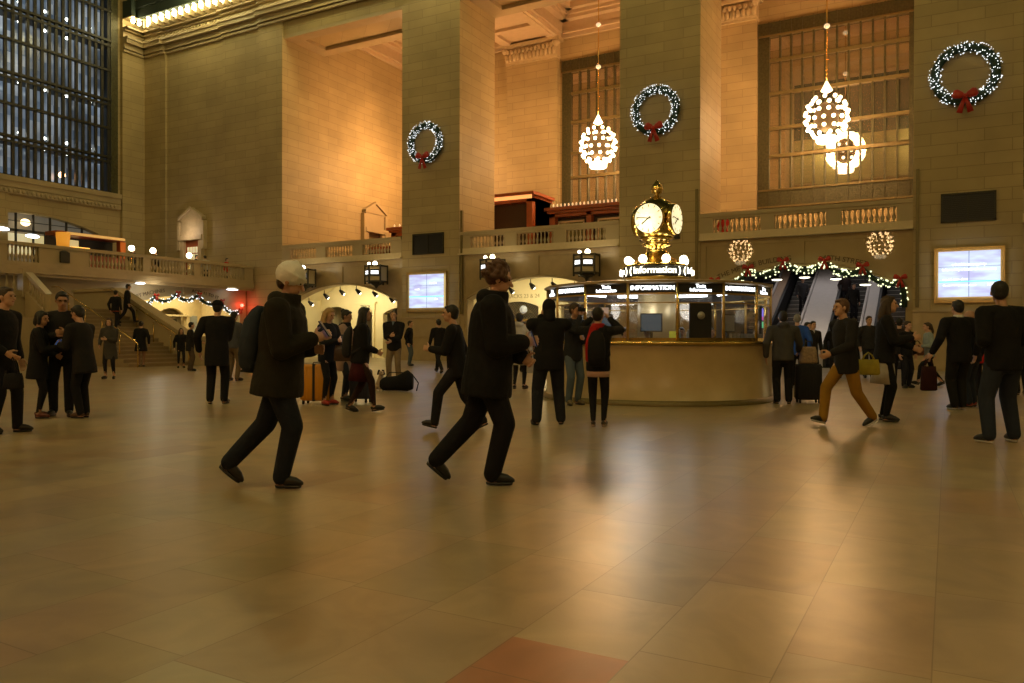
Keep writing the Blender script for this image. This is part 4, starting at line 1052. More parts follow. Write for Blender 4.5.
for nm, z, h, c in (('violet_band', .52, .16, (.22, .18, 1)), ('magenta_band', .405, .07, (.55, .05, .35)), ('red_band', .37, .0, (1, .1, .1)), ('green_band', .28, .12, (.03, .5, .22))):
    if h: MB().cbox((0, -.03, z), (.30, .01, h)).build(nm, emat(nm, c, 1.0), t2, world=False)
p = onbooth(8.5, 1.95, 1.16); o = MB().cbox(p+V((0, 0, .09)), (.12, .12, .18), Matrix.Rotation(va, 3, 'Z')).build('tissue_box', mat('yellow_box', (.75, .8, .12), .4, emis=(.8, .9, .1), es=.15, var=0)); tag(o, 'small yellow box on the booth counter behind the glass', 'box')
for i, da in enumerate((12, 17)):
    p = onbooth(da, 1.95, 1.16); t2 = empty('water_bottle', p, 'clear water bottle on the booth counter, %s of two' % ('left', 'right')[i], 'bottle', 'water bottles on the booth counter')
    MB().lathe([(.035, 0), (.037, .12), (.03, .16), (.013, .19), (.013, .2)], (0, 0, 0), 12).build('body', mat('bottle_plastic', (.5, .6, .7), .1, trans=.3), t2, world=False)
    MB().lathe([(.015, .2), (.015, .22)], (0, 0, 0), 10).build('lid', WHITE, t2, world=False)
b = MB(); 
for k in range(12):
    a = va+R(38+k*2.6); p, q = pol(a, RP-.1, 1.27), pol(a+R(1.3), RP-.1, 1.27); b.box(min(p.x, q.x)-.01, max(p.x, q.x)+.01, min(p.y, q.y)-.01, max(p.y, q.y)+.01, 1.16, 1.30)
tag(b.build('timetable_rack', mat('rack_grey', (.3, .3, .3), .5)), 'rack of timetables along the right booth window', 'rack')

# ---------------------------------------------------------------- brass clock
t = empty('brass_clock', (C.x, C.y, 2.33), 'four faced brass clock with glowing dials on top of the booth', 'clock')
cl = lambda z: z
MB().lathe([(.62, 2.33), (.60, 2.40), (.66, 2.43), (.66, 2.46)], C, 28).build('base_ring', BRASS, t)
sg = MB().lathe([(.72, 2.46), (.74, 2.48), (.74, 2.64), (.72, 2.66), (.5, 2.67)], C, 8, smooth=False).build('sign_ring', BLACK, t)
for k in range(4):
    a = va+R(90)*k+R(-3)
    for (s, da, sz) in (('Information', 0, .19), (')', 40, .19), ('(', -40, .19)):
        tm = text_mb(s, sz, .01); r0 = .75
        for v in tm.v:
            th = a+R(da)+v.x/r0; rr = r0-v.y; v.x, v.y, v.z = C.x+rr*math.cos(th), C.y+rr*math.sin(th), 2.56+v.z
        tm.build('lettering', emat('clock_sign_letter', (1, .93, .70), 5), sg)
MB().lathe([(.60, 2.67), (.62, 2.70), (.52, 2.74), (.46, 2.80), (.30, 2.88), (.22, 2.98), (.20, 3.08), (.30, 3.10), (.30, 3.14), (.24, 3.16), (.26, 3.20), (.36, 3.26)], C, 28).build('pedestal', BRASS, t)
MB().lathe([(.34, 3.26), (.40, 3.36), (.43, 3.5), (.435, 3.63), (.42, 3.80), (.37, 3.93), (.26, 4.03), (.14, 4.09), (.10, 4.12)], C, 32).build('case', mat('aged_brass', (.55, .42, .14), .22, 1.0, var=.1), t)
MB().lathe([(.06, 4.10), (.05, 4.16), (.11, 4.20), (.13, 4.27), (.10, 4.35), (.05, 4.42), (.015, 4.47)], C, 14).build('acorn_finial', BRASS, t)
# dials
for k in range(4):
    a = va+R(-22)+R(90)*k
    nrm = V((math.cos(a), math.sin(a), 0)); c0 = C+V((0, 0, 3.63))
    M = Matrix.Translation(c0+nrm*.405) @ Matrix.Rotation(a+math.pi/2, 4, 'Z')     # local -Y outwards, X along the dial, Z up
    ring = MB().tube([(0, .10, 0), (0, -.03, 0)], .32, 32).xf(M).build('dial_rim', BRASS, t)
    d = MB().tube([(0, 0, 0), (0, -.036, 0)], .295, 32).xf(M).build('dial', E_DIAL, t)
    for h in range(12):
        th = R(30)*h; x, z = math.sin(th)*.25, math.cos(th)*.25; MB().box(-.008, .008, -.044, -.038, -.025, .025).xf(M @ Matrix.Translation((x, 0, z)) @ Matrix.Rotation(th, 4, 'Y')).build('numeral', mat('dial_numeral', (.35, .25, .08), .5, var=0), d)
    DKH = mat('dark_hand', (.03, .02, .01), .5, var=0)
    MB().box(-.009, .009, -.05, -.044, -.06, .26).xf(M @ Matrix.Rotation(R(46*6), 4, 'Y')).build('minute_hand', DKH, d)
    MB().box(-.013, .013, -.046, -.040, -.05, .18).xf(M @ Matrix.Rotation(R((7+46/60)*30), 4, 'Y')).build('hour_hand', DKH, d)
lamp('clock_light', (C.x-.2, C.y-.9, 3.6), 10, (1, .85, .5), .3)
for k in range(8):
    a = va+R(-27)+R(45)*k; p = pol(a, .60, 2.80)
    MB().tube([(p.x, p.y, 2.66), (p.x, p.y, 2.72)], .035, 8).build('globe_holder', BRASS, t)
    MB().ell(p, .085).build('globe_lamp', E_GLOBE, t)
lamp('clock_globe_light', (C.x-.4, C.y-1.0, 2.95), 18, (1, .82, .5), .1)
#@@PEOPLE
# ================================================================ PEOPLE
SKIN = {'light': mat('skin_light', (.55, .32, .21), .5, var=.06), 'mid': mat('skin_mid', (.40, .22, .13), .5, var=.06), 'dark': mat('skin_dark', (.16, .08, .045), .5, var=.06)}
def cloth(c, nm=None): return mat('cloth_%s' % (nm or '_'.join('%d' % int(v*999) for v in c)), c, .85, var=.22, scale=9, bump=.5, bscale=16, sheen=.0, spec=.2)
def leather(c): return mat('leather_%s' % '_'.join('%d' % int(v*999) for v in c), c, .4, var=.1)
HAIRM = {k: mat('hair_'+k, c, .55, var=.35, scale=50, bump=.5, bscale=60) for k, c in dict(black=(.010, .008, .007), brown=(.045, .025, .014), blond=(.42, .27, .11), grey=(.2, .19, .17), auburn=(.09, .04, .02)).items()}
EYEM = mat('eye_dark', (.02, .015, .01), .2, var=0); LIPM = mat('lip', (.36, .13, .10), .5, var=0)
GLOWP = emat('phone_glow', (.75, .85, 1), 2.2)
def ik(a, c, l1, l2, pole):
    d = c-a; L = min(d.length, (l1+l2)*.999); L = max(L, abs(l1-l2)*1.01); dn = d.normalized(); c = a+dn*L
    x = (l1*l1-l2*l2+L*L)/(2*L); h = math.sqrt(max(0, l1*l1-x*x)); p = pole-dn*pole.dot(dn)
    p = p.normalized() if p.length > 1e-6 else V((0, 1, 0)); return a+dn*x+p*h, c
ARMS = {'down': (.155, .02, -.015), 'down2': (.165, -.02, -.01), 'fwd': (.15, .10, .0), 'back': (.15, -.11, .0), 'pocket': (.135, .07, .035), 'phone': (.055, .19, .155), 'chest': (.01, .15, .14), 'belly': (.0, .15, .07), 'up': (.075, .20, .385), 'face': (.03, .15, .36), 'hold': (.12, .2, .08), 'out': (.17, .2, .06), 'mid': (.13, .15, .12)}
def person(pos, H, heading, label, skin='light', male=True, lean=3, legs='stand', aL='down', aR='down', head=(0, 0), build_=1.0, voxel=.012,
           hair=('short', 'black'), top=(.015, .015, .018), coat=0, flare=0, hood=None, inner=None, collar=None, puff=1.13, bottom=(.015, .015, .02), skirt=None, shoes=(.012, .012, .012), sole=None, hat=None, extras=(), group=None, sleeves=1.0, backz=None):
    """heading: 0 = walking away from the viewer, 90 = towards the right of the picture, 180 = towards the viewer"""
    z0 = pos[2] if len(pos) > 2 else 0
    t = empty('person', (pos[0], pos[1], z0), label, 'person', group, rz=R(29.05-heading))
    k = H; W = build_
    S = V((.052*W, 0, 0)); hz = .520
    if legs == 'stand': ft = [(-.062, -.01, .045, -12, 0), (.062, .015, .045, 14, 0)]
    elif legs == 'apart': ft = [(-.10, .0, .045, -14, 0), (.10, .02, .045, 16, 0)]
    elif legs == 'close': ft = [(-.04, .0, .045, -6, 0), (.045, .02, .045, 8, 0)]
    elif legs == 'relax': ft = [(-.055, .07, .045, -18, 0), (.07, -.02, .045, 14, 0)]
    elif legs == 'step': ft = [(-.035, -.10, .06, 0, 20), (.035, .13, .052, 3, -8)]; hz = .512
    elif legs == 'walkR': ft = [(-.035, -.235, .10, 0, 40), (.035, .02, .046, 4, 0)]; hz = .512
    elif legs == 'walkL': ft = [(-.035, .075, .047, -4, 0), (.035, -.245, .10, 0, 38)]; hz = .505
    elif legs == 'strideR': ft = [(-.035, -.20, .07, 0, 25), (.035, .17, .06, 3, -14)]; hz = .50
    elif legs == 'strideL': ft = [(-.035, .17, .06, -3, -14), (.035, -.20, .07, 0, 25)]; hz = .50
    elif legs == 'sit': ft = [(-.06, .22, .045, -4, 0), (.06, .22, .045, 6, 0)]; hz = .30
    elif legs == 'climb': ft = [(-.04, .17, .16, 0, 0), (.04, -.04, .045, 0, 8)]; hz = .53
    P = V((0, 0, hz))*k
    Ml = Matrix.Rotation(-R(lean), 4, 'X')
    T = lambda x, y, z: P + (Ml @ V((x*k, y*k, z*k)))
    MT = Matrix.Translation(P) @ Ml @ Matrix.Scale(k, 4)
    hips = [T(-.048*W, 0, -.0), T(.048*W, 0, -.0)]; knees = []; ank = []
    for i in (0, 1):
        a = V(ft[i][:3])*k; kn, a = ik(hips[i], a, .245*k, .240*k, V((.12*(1 if i else -1), 1, .0))); knees.append(kn); ank.append(a)
    sw = (.112 if male else .10)*W
    sh = [T(-sw, 0, .278), T(sw, 0, .278)]; el = []; wr = []
    for i, a in ((0, aL), (1, aR)):
        sg = 1 if i else -1; p = ARMS[a] if isinstance(a, str) else a
        wx = T(sg*(p[0] if p[0] is not None else .1)*(W if p[0] > .1 else 1), p[1], p[2])
        raised = p[2] > .37
        e, w_ = ik(sh[i], wx, .168*k, .150*k, Ml.to_3x3() @ V((sg*(.9 if raised else .45), -.5 if not raised else -.1, -.75))); el.append(e); wr.append(w_)
    body = MB(); s = k
    # torso under the clothes
    body.loft([(0, 0, -.07, .045, .04), (0, 0, -.04, .078*W, .055), (0, -.003, .02, .082*W, .058), (0, 0, .09, .068*W, .048), (0, .003, .18, .082*W, .056), (0, 0, .25, .086*W, .052), (0, -.005, .29, .075*W, .042), (0, -.008, .315, .035, .034)], MT, 16)
    nk = T(0, -.008, .30); hb = T(0, .008, .375)
    body.cap(nk, .034*k, T(0, .004, .36), .030*k)
    MH = Matrix.Translation(T(0, .012, .412)) @ Matrix.Rotation(-R(head[0]), 4, 'Z') @ Matrix.Rotation(-R(head[1]), 4, 'X') @ Matrix.Scale(k, 4)
    mh = lambda x, y, z: MH @ V((x, y, z)); MH3 = MH.to_3x3()
    body.ell(mh(0, -.006, .008), (.044, .056, .056), MH3, 14, 10)
    body.ell(mh(0, .016, -.030), (.034, .036, .036), MH3, 12, 8)
    body.ell(mh(0, .034, -.053), (.016, .014, .011), MH3, 8, 6)                       # chin
    body.cap(mh(0, .048, .006), .006*k, mh(0, .063, -.015), .0085*k, 8)                # nose
    body.ell(mh(0, .044, .018), (.030, .010, .007), MH3, 8, 6)                         # brow
    for sg in (-1, 1): body.ell(mh(sg*.045, -.004, -.005), (.006, .011, .017), MH3, 8, 6)
    hands = []
    for i in (0, 1):
        sg = 1 if i else -1
        body.cap(sh[i], .031*k*W, el[i], .024*k, 10); body.cap(el[i], .024*k, wr[i], .0165*k, 10)
        body.cap(hips[i], .046*k*W, knees[i], .032*k, 12); body.cap(knees[i], .032*k, ank[i], .021*k, 10)
        # hand
        d = (wr[i]-el[i]).normalized(); nin = V((-sg, 0.15, 0)); nin = (nin-d*nin.dot(d)).normalized()
        ac = d.cross(nin).normalized()
        if ac.dot(V((0, .7, .7))) < 0: ac = -ac
        curl = .75 if (aL, aR)[i] in ('phone', 'up', 'chest', 'face', 'hold', 'belly', 'mid') else .38
        pc = wr[i]+d*.028*k
        Mp = Matrix((ac, nin, d)).transposed()
        body.ell(pc, (.024*k, .012*k, .034*k), Mp, 10, 7)
        for f in range(4):
            off = (.018-.012*f)*k; L = (.040, .044, .041, .032)[(f)]*k; r0 = .0062*k
            a = pc+d*.024*k+ac*off; ang_ = curl*.5
            for j in range(3):
                dd = (d*math.cos(ang_)+nin*math.sin(ang_)).normalized(); e = a+dd*L*(.45, .32, .25)[j]; body.cap(a, r0*(1-.1*j), e, r0*(.92-.1*j), 7); a = e; ang_ += curl*.75
        a = wr[i]+d*.016*k+ac*.018*k; dd = (d*.62+ac*.75+nin*.3).normalized(); e = a+dd*.026*k; body.cap(a, .0085*k, e, .0070*k, 7)
        dd2 = (d*.85+ac*.25+nin*.45).normalized(); body.cap(e, .0070*k, e+dd2*.022*k, .0058*k, 7)
        hands.append((wr[i]+d*.055*k, d, nin, ac))
        an = ank[i]; yaw = R(-ft[i][3]); pit = -R(ft[i][4])
        MF = Matrix.Translation(an) @ Matrix.Rotation(yaw, 4, 'Z') @ Matrix.Rotation(pit, 4, 'X') @ Matrix.Scale(k, 4)
        body.cap(MF @ V((0, -.01, -.02)), .018*k, MF @ V((0, .07, -.028)), .012*k, 8)
    bo_ = body.build('body', SKIN[skin], t, world=False); remesh(bo_, voxel*.62, 1, .4)
    b = MB()
    for sg in (-1, 1): b.ell(mh(sg*.018, .0475, .006), (.0075, .0045, .0048), MH3, 8, 6)
    b.build('eyes', EYEM, t, world=False)
    MB().ell(mh(0, .0485, -.030), (.014, .0035, .0042), MH3, 8, 6).build('mouth', LIPM, t, world=False)
    # hair
    kind, hc = hair; b = MB()
    if kind != 'none':
        if kind == 'curly':
            rn = random.Random(5); b.ell(mh(0, -.015, .018), (.054, .058, .060), MH3)
            for q in range(50):
                th = rn.uniform(0, 6.28); ph = rn.uniform(-.3, 1.5); y = -.018+.056*math.cos(ph)*math.sin(th)
                if y > .03 and ph < .7: continue
                b.ell(mh(.056*math.cos(ph)*math.cos(th), y, .018+.058*math.sin(ph)), .016*k)
        else:
            b.ell(mh(0, -.014, .016), (.0495, .056, .0575), MH3, 14, 10)
            b.ell(mh(0, -.030, -.012), (.042, .034, .038), MH3, 12, 8)
            b.ell(mh(0, .020, .050), (.034, .026, .015), MH3, 10, 6)
        if kind in ('long', 'verylong'):
            L = .19 if kind == 'long' else .27
            for sg, x in ((-1, -.028), (0, 0), (1, .028)):
                p0 = mh(x, -.035, .0); p1 = p0+V((sg*.01*k, -.02*k, -L*.5*k)); p2 = p1+V((0, -.008*k, -L*.5*k)); b.cap(p0, .030*k, p1, .034*k); b.cap(p1, .034*k, p2, .018*k)
            for sg in (-1, 1): b.cap(mh(sg*.042, -.002, .02), .014*k, mh(sg*.048, .0, -.07), .016*k); b.cap(mh(sg*.048, .0, -.07), .016*k, T(sg*.055, .03, .36-L*.7), .014*k)
        if kind == 'bob':
            for sg in (-1, 1): b.cap(mh(sg*.040, -.002, .02), .017*k, mh(sg*.043, .004, -.045), .017*k)
            b.cap(mh(0, -.035, 0), .036*k, mh(0, -.04, -.045), .036*k)
        if kind == 'bun': b.ell(mh(0, -.06, .045), .026*k)
        if kind == 'ponytail': b.cap(mh(0, -.06, .03), .017*k, mh(0, -.085, -.07), .02*k); b.cap(mh(0, -.085, -.07), .02*k, mh(0, -.08, -.13), .008*k)
        h = b.build('hair', HAIRM[hc], t, world=False); remesh(h, voxel*.62, 2, .4)
    # top garment
    b = MB(); lo = -.055-coat; g = .012+.004*W
    pf = puff; pw = (1+(puff-1)*.5)*W
    b.loft([(0, 0, lo, (.092+flare)*pw, (.068+flare*.7)*pf), (0, 0, min(-.03, lo*.5), (.096+flare*.5)*pw, (.071+flare*.35)*pf), (0, 0, .02, .095*pw, .070*pf), (0, .0, .09, .088*pw, .066*pf), (0, .002, .18, .098*pw, .070*pf), (0, -.002, .25, .102*pw, .064*pf), (0, -.006, .292, .082*pw, .052*pf), (0, -.006, .322, .046, .044)], MT, 20)
    for i in (0, 1):
        d = (wr[i]-el[i]); c = el[i]+d*(.96 if sleeves == 1 else sleeves)
        b.cap(T((1 if i else -1)*.035, -.004, .298), .036*k, sh[i], .040*k*pw, 12)
        b.cap(sh[i], .040*k*pw, el[i], .034*k*pw, 12); b.cap(el[i], .034*k*pw, c-d.normalized()*.01*k, .026*k*pw, 12)
    if hood: 
        b.ell(T(0, -.045, .325), (.062*k, .040*k, .040*k)); b.loft([(0, .0, .29, .070, .062), (0, .004, .33, .060, .060), (0, .006, .358, .054, .056)], MT, 16)
    j = b.build('jacket' if male or coat < .1 else 'coat', cloth(top), t, world=False); remesh(j, voxel, 2, .5)
    if collar:
        b = MB().loft([(0, -.004, .30, .050, .050), (0, -.002, .325, .043, .043), (0, -.0, .345, .040, .040)], MT, 16); b.build('collar', cloth(collar), t, world=False)
    if inner:  # shirt front
        b = MB().loft([(0, .052, -.03, .030, .022), (0, .048, .1, .026, .020), (0, .052, .2, .026, .020), (0, .038, .28, .022, .020), (0, .02, .33, .02, .018)], MT, 12); b.build('shirt', cloth(inner), t, world=False)
    # bottom garment
    b = MB()
    b.loft([(0, 0, -.09, .05*W, .05), (0, 0, -.05, .088*W, .064), (0, 0, 0, .088*W, .064), (0, 0, .05, .08*W, .058), (0, 0, .08, .05*W, .04)], MT, 16)
    for i in (0, 1):
        fat = 1.0 if male else .90
        b.cap(hips[i]+V((0, 0, -.02*k)), .053*k*W*fat, knees[i], .041*k*W*fat, 14); b.cap(knees[i], .041*k*W*fat, ank[i]+V((0, 0, .006*k)), (.033 if male else .024)*k*W*fat, 12)
    j = b.build('trousers' if male else 'leggings', cloth(bottom), t, world=False); remesh(j, voxel, 2, .5)
    if skirt:
        b = MB().loft([(0, 0, .06, .075*W, .056), (0, 0, 0, .090*W, .07), (0, 0, -.12, .105*W, .085), (0, 0, -.22, .112*W, .095)], MT, 20); b.build('skirt', cloth(skirt), t, world=False)
    # shoes
    for i in (0, 1):
        an = ank[i]; yaw = R(-ft[i][3]); pit = -R(ft[i][4])
        MF = Matrix.Translation(an) @ Matrix.Rotation(yaw, 4, 'Z') @ Matrix.Rotation(pit, 4, 'X') @ Matrix.Scale(k, 4)
        b = MB().loft([(0, 0, -.034, .002, .002), (0, -.008, -.030, .010, .012), (0, -.012, -.018, .019, .021), (0, -.010, .004, .020, .023), (0, -.012, .040, .022, .024), (0, -.015, .068, .021, .020), (0, -.020, .090, .015, .012), (0, -.022, .100, .005, .006)], MF @ Matrix.Rotation(-R(90), 4, 'X') @ Matrix.Scale(-1, 4, (0, 1, 0)), 14)
        # the ring axis is the foot's long axis after the rotation
        sh_ = b.build('shoe', leather(shoes), t, world=False)
        bb = MB().loft([(0, .032, -.042, .019, .058), (0, .032, -.030, .021, .062)], MF, 16, ex=2.4)
        bb.build('sole', leather(sole or (.01, .01, .01)), sh_, world=False)
    MW = Matrix.Translation(V((pos[0], pos[1], z0))) @ Matrix.Rotation(R(29.05-heading), 4, 'Z')
    if hat == 'beanie':
        b = MB().ell(mh(0, -.014, .028), (.060, .069, .064), MH3, 16, 10).loft([(0, 0, -.012, .056, .065), (0, 0, .022, .062, .071)], MH @ Matrix.Translation((0, -.012, .018)) @ Matrix.Rotation(R(-6), 4, 'X'), 18); b.ell(mh(0, -.01, .085), .014*k)
        j = b.build('beanie', cloth((.92, .89, .82)), t, world=False); remesh(j, .008, 1)
    if hat == 'cap':
        b = MB().ell(mh(0, -.01, .028), (.054, .062, .046), MH3, 14, 8).ell(mh(0, .055, .030), (.036, .034, .006), MH3, 12, 6); b.build('cap', cloth((.01, .01, .012)), t, world=False)
    if hat == 'hood':
        b = MB().ell(mh(0, -.022, .010), (.056, .058, .066), MH3, 14, 8).cap(mh(0, -.03, -.03), .05*k, T(0, -.03, .33), .05*k); j = b.build('hood', cloth(hood or top), t, world=False); remesh(j, voxel)
    if hat == 'headband':
        MB().loft([(0, -.006, .022, .0505, .060), (0, -.006, .036, .0495, .059)], MH, 18).build('headband', BLACK, t, world=False)
    for e in extras:
        if e == 'glasses':
            b = MB()
            for sg in (-1, 1): b.tube([mh(sg*.018+.010*math.cos(2*math.pi*q/10), .054, .006+.008*math.sin(2*math.pi*q/10)) for q in range(11)], .0014*k, 5, cap=False); b.tube([mh(sg*.028, .053, .008), mh(sg*.046, .0, .006)], .0014*k, 5)
            b.tube([mh(-.008, .055, .008), mh(.008, .055, .008)], .0014*k, 5); b.build('glasses', BLACK, t, world=False)
        if e == 'sunglasses':
            b = MB().ell(mh(-.019, .040, .052), (.016, .008, .010), MH3).ell(mh(.019, .040, .052), (.016, .008, .010), MH3).tube([mh(-.045, .0, .045), mh(-.03, .036, .052), mh(.03, .036, .052), mh(.045, 0, .045)], .002*k, 5); b.build('sunglasses', mat('glare_lens', (.5, .5, .5), .05, .8, var=0), t, world=False)
        if e[0] == 'scarf':
            b = MB().loft([(0, .002, .285, .058, .056), (0, .004, .315, .062, .062), (0, .002, .345, .050, .052)], MT, 18)
            b.cap(T(-.03, -.06, .30), .036*k, T(-.062, -.105, .17), .036*k); b.cap(T(-.062, -.105, .17), .036*k, T(-.07, -.105, .05), .026*k); j = b.build('scarf', cloth(e[1]), t, world=False); remesh(j, voxel)
        if e[0] == 'hem':
            b = MB().loft([(0, 0, lo-.045, .093*W, .068), (0, 0, lo+.01, .095*W, .07)], MT, 18); b.build('shirt_hem', cloth(e[1]), t, world=False)
        if e[0] == 'waistband':
            MB().loft([(0, 0, lo-.0, .1*W, .075), (0, 0, lo+.03, .1*W, .075)], MT, 18).build('waistband', cloth(e[1]), t, world=False)
        if e == 'lanyard': MB().tube([T(-.03, .05, .3), T(-.01, .075, .16), T(.01, .075, .16), T(.03, .05, .3)], .003*k, 5).box(0, 0, 0, 0, 0, 0).build('lanyard', cloth((.3, .4, .5)), t, world=False)
    t['_H'] = H
    del t['_H']
    hw_ = [MW @ h[0] for h in hands]
    return dict(t=t, MW=MW, T=T, k=k, MT=MT, hands=hw_, hd=[MW.to_3x3() @ h[1] for h in hands], mh=mh, heading=heading, pos=V((pos[0], pos[1], z0)))

def at(px, py, top, lift=0, zf=0, **kw):
    """stand a person at floor pixel (px,py), height from the head's pixel row"""
    g = ground(px, py, zf); d = (g-CAM).dot(_F); H = (py-top)/FPX*d
    return (g.x, g.y, zf), H
def put(px, py, toppx, heading, label, Hfix=None, zf=0, **kw):
    pos, H = at(px, py, toppx, zf=zf)
    H = Hfix or max(1.45, min(1.93, H)); H = H/1.0
    d = (V(pos)-CAM).dot(_F)
    kw.setdefault('voxel', .011 if d < 9 else (.014 if d < 17 else .02))
    return person(pos, H, heading, label, **kw)
# ---- carried things
def phone(p, hand, label, glow=False, sz=(.075, .010, .15), tilt=40, name='phone', mt=None, up=0):
    h = p['hands'][hand]+V((0, 0, .02+up)); rz = R(29.05-p['heading'])
    t = empty(name, h, label, name, rz=rz)
    M = Matrix.Rotation(R(tilt), 3, 'X')
    MB().cbox((0, 0, 0), sz, M).build('case', mt or BLACK, t, world=False)
    MB().cbox(M @ V((0, -sz[1]*.55, 0)), (sz[0]*.9, .002, sz[2]*.9), M).build('display', GLOWP if glow else mat('dark_display', (.02, .03, .05), .1, emis=(.2, .4, .9), es=.15, var=0), t, world=False)
def backpack(p, label, c=(.012, .012, .014), s=1.0, off=0):
    k = p['k']; t = empty('backpack', p['pos'], label, 'backpack', rz=R(29.05-p['heading']))
    b = MB().loft([(0, -.125, -.01, .06*s, .03*s), (0, -.13, .02, .083*s, .052*s), (0, -.135, .12, .088*s, .058*s), (0, -.13, .22, .08*s, .05*s), (0, -.12, .27, .055*s, .03*s), (0, -.115, .29, .02, .012)], p['MT'], 18, 2.6); b.build('bag', cloth(c), t, world=False)
    b = MB().loft([(0, -.185*s, .02, .05*s, .018), (0, -.19*s, .07, .055*s, .022), (0, -.185*s, .12, .045*s, .014)], p['MT'], 14, 2.6); b.build('pocket', cloth(c), t, world=False)
    T = p['T']
    for sg in (-1, 1): MB().tube([T(sg*.05, -.085, .25), T(sg*.065, -.03, .325), T(sg*.068, .055, .27), T(sg*.078, .065, .18), T(sg*.095, -.02, .08), T(sg*.07, -.085, .03)], .010*k, 6).build('strap', cloth(c), t, world=False)
    return t
def handbag(loc, label, c, w_=.30, h_=.26, d_=.12, strap=.25, rz=0, name='handbag', patt=None):
    t = empty(name, loc, label, 'bag', rz=R(rz))
    MB().loft([(0, 0, -strap-h_, w_*.42, d_*.42), (0, 0, -strap-h_+.02, w_*.5, d_*.5), (0, 0, -strap-h_*.3, w_*.47, d_*.42), (0, 0, -strap, w_*.42, d_*.22)], None, 18, 3.2).build('bag', c, t, world=False)
    for sg in (-1, 1): MB().tube([(-w_*.25, sg*d_*.2, -strap-.01), (-w_*.15, sg*.02, -strap*.4), (0, sg*.012, 0), (w_*.15, sg*.02, -strap*.4), (w_*.25, sg*d_*.2, -strap-.01)], .008, 6).build('handle', c, t, world=False)
    return t
def suitcase(loc, label, c, w_=.45, h_=.62, d_=.28, rz=0, handle=.35, stripe=None):
    t = empty('suitcase', loc, label, 'suitcase', rz=R(rz)); z0 = .07
    b = MB().loft([(0, 0, z0, w_*.44, d_*.40), (0, 0, z0+.03, w_*.5, d_*.5), (0, 0, z0+h_-.03, w_*.5, d_*.5), (0, 0, z0+h_, w_*.44, d_*.40)], None, 28, 6.0); b.build('shell', c, t, world=False)
    for q in range(-3, 4): 
        if q == 0: continue
    b = MB()
    for q in range(-3, 4): b.box(q*w_*.12-.008, q*w_*.12+.008, -d_*.515, -d_*.49, z0+.05, z0+h_-.05)
    b.build('ribs', c, t, world=False)
    MB().box(-w_*.505, w_*.505, -.012, .012, z0+.0, z0+h_+.004).build('zip_band', BLACK, t, world=False)
    if stripe: MB().box(-.022, .022, -d_*.53, d_*.53, z0-.004, z0+h_+.008).build('strap', BLACK, t, world=False)
    for sx in (-1, 1):
        for sy in (-1, 1): 
            b = MB().tube([(sx*w_*.38-.012, sy*d_*.33, .03), (sx*w_*.38+.012, sy*d_*.33, .03)], .03, 12).box(sx*w_*.38-.02, sx*w_*.38+.02, sy*d_*.33-.012, sy*d_*.33+.012, .03, .08); b.build('wheel', RUBBER, t, world=False)
    if handle:
        MB().tube([(-.09, d_*.3, z0+h_-.02), (-.09, d_*.3, z0+h_+handle), (.09, d_*.3, z0+h_+handle), (.09, d_*.3, z0+h_-.02)], .010, 6).build('pull_handle', BLACK, t, world=False)
    MB().tube([(-.08, 0, z0+h_), (-.06, 0, z0+h_+.03), (.06, 0, z0+h_+.03), (.08, 0, z0+h_)], .009, 6).build('grip', BLACK, t, world=False)
    return t

DK = (.012, .012, .014); DK2 = (.02, .019, .02); NAVY = (.012, .014, .022); JEAN = (.025, .032, .05); JEAN2 = (.09, .12, .16)
# 1-6: group at the left
p = put(2, 433, 287, 95, 'person in black jacket and trousers cut by the left frame edge', top=DK, aR=(.11, .11, .04), legs='relax', hair=('short', 'brown'), coat=.03)
handbag(p['hands'][0 if 0 else 1]+V((0, 0, .0)), 'black bag hanging beside the person at the left frame edge', cloth(DK), rz=29, w_=.24, h_=.2, strap=.2)
p = put(38, 418, 311, 70, 'short person with dark bob hair in a long black coat, red brown shoes', male=False, top=DK, coat=.10, flare=.02, hair=('bob', 'black'), aL='belly', aR='phone', shoes=(.12, .025, .012), skin='mid', head=(20, 10), bottom=DK)
p = put(63, 416, 292, 160, 'tall bearded person with glasses facing the viewer in a black jacket', top=DK2, aL='phone', aR='chest', head=(-15, 14), extras=('glasses',), skin='mid', legs='relax')
p = put(84, 418, 305, -75, 'person in black coat bending head left over a small device, brown shoes', top=DK2, coat=.07, flare=.01, aL='phone', aR='phone', lean=8, head=(0, 22), hair=('short', 'black'), shoes=(.10, .05, .025), bottom=DK, legs='close', skin='light')
phone(p, 0, 'small device held between the group of four at the left', glow=False, mt=mat('tan_case', (.4, .25, .15), .5))
p = put(110, 379, 318, 175, 'person in a grey quilted parka facing the viewer before the stairs', male=False, top=(.06, .055, .05), coat=.14, flare=.02, hair=('bob', 'brown'), aL='chest', aR='pocket', hood=1)
p = put(141, 367, 321, -20, 'person in a dark flared coat walking to the stairs with bare calves', male=False, top=DK, coat=.12, flare=.035, bottom=(.30, .17, .11), hair=('bun', 'black'), legs='close', aL='hold')
# on the stairs
p = person((-31.4, 21.3, .165*9), 1.72, 10, 'person with an orange waistband climbing the stairs', top=DK, extras=(('waistband', (.65, .10, .02)),), legs='climb', voxel=.02)
p = person((-31.9, 22.2, .165*11), 1.78, 60, 'person in black coat walking on the stairs by the handrail', top=DK, coat=.08, legs='strideR', voxel=.02)
p = person((-35.8, 18.0, 2.6), 1.7, 110, 'person in dark clothes on the upper stair at the left edge', top=DK2, legs='climb', voxel=.02)
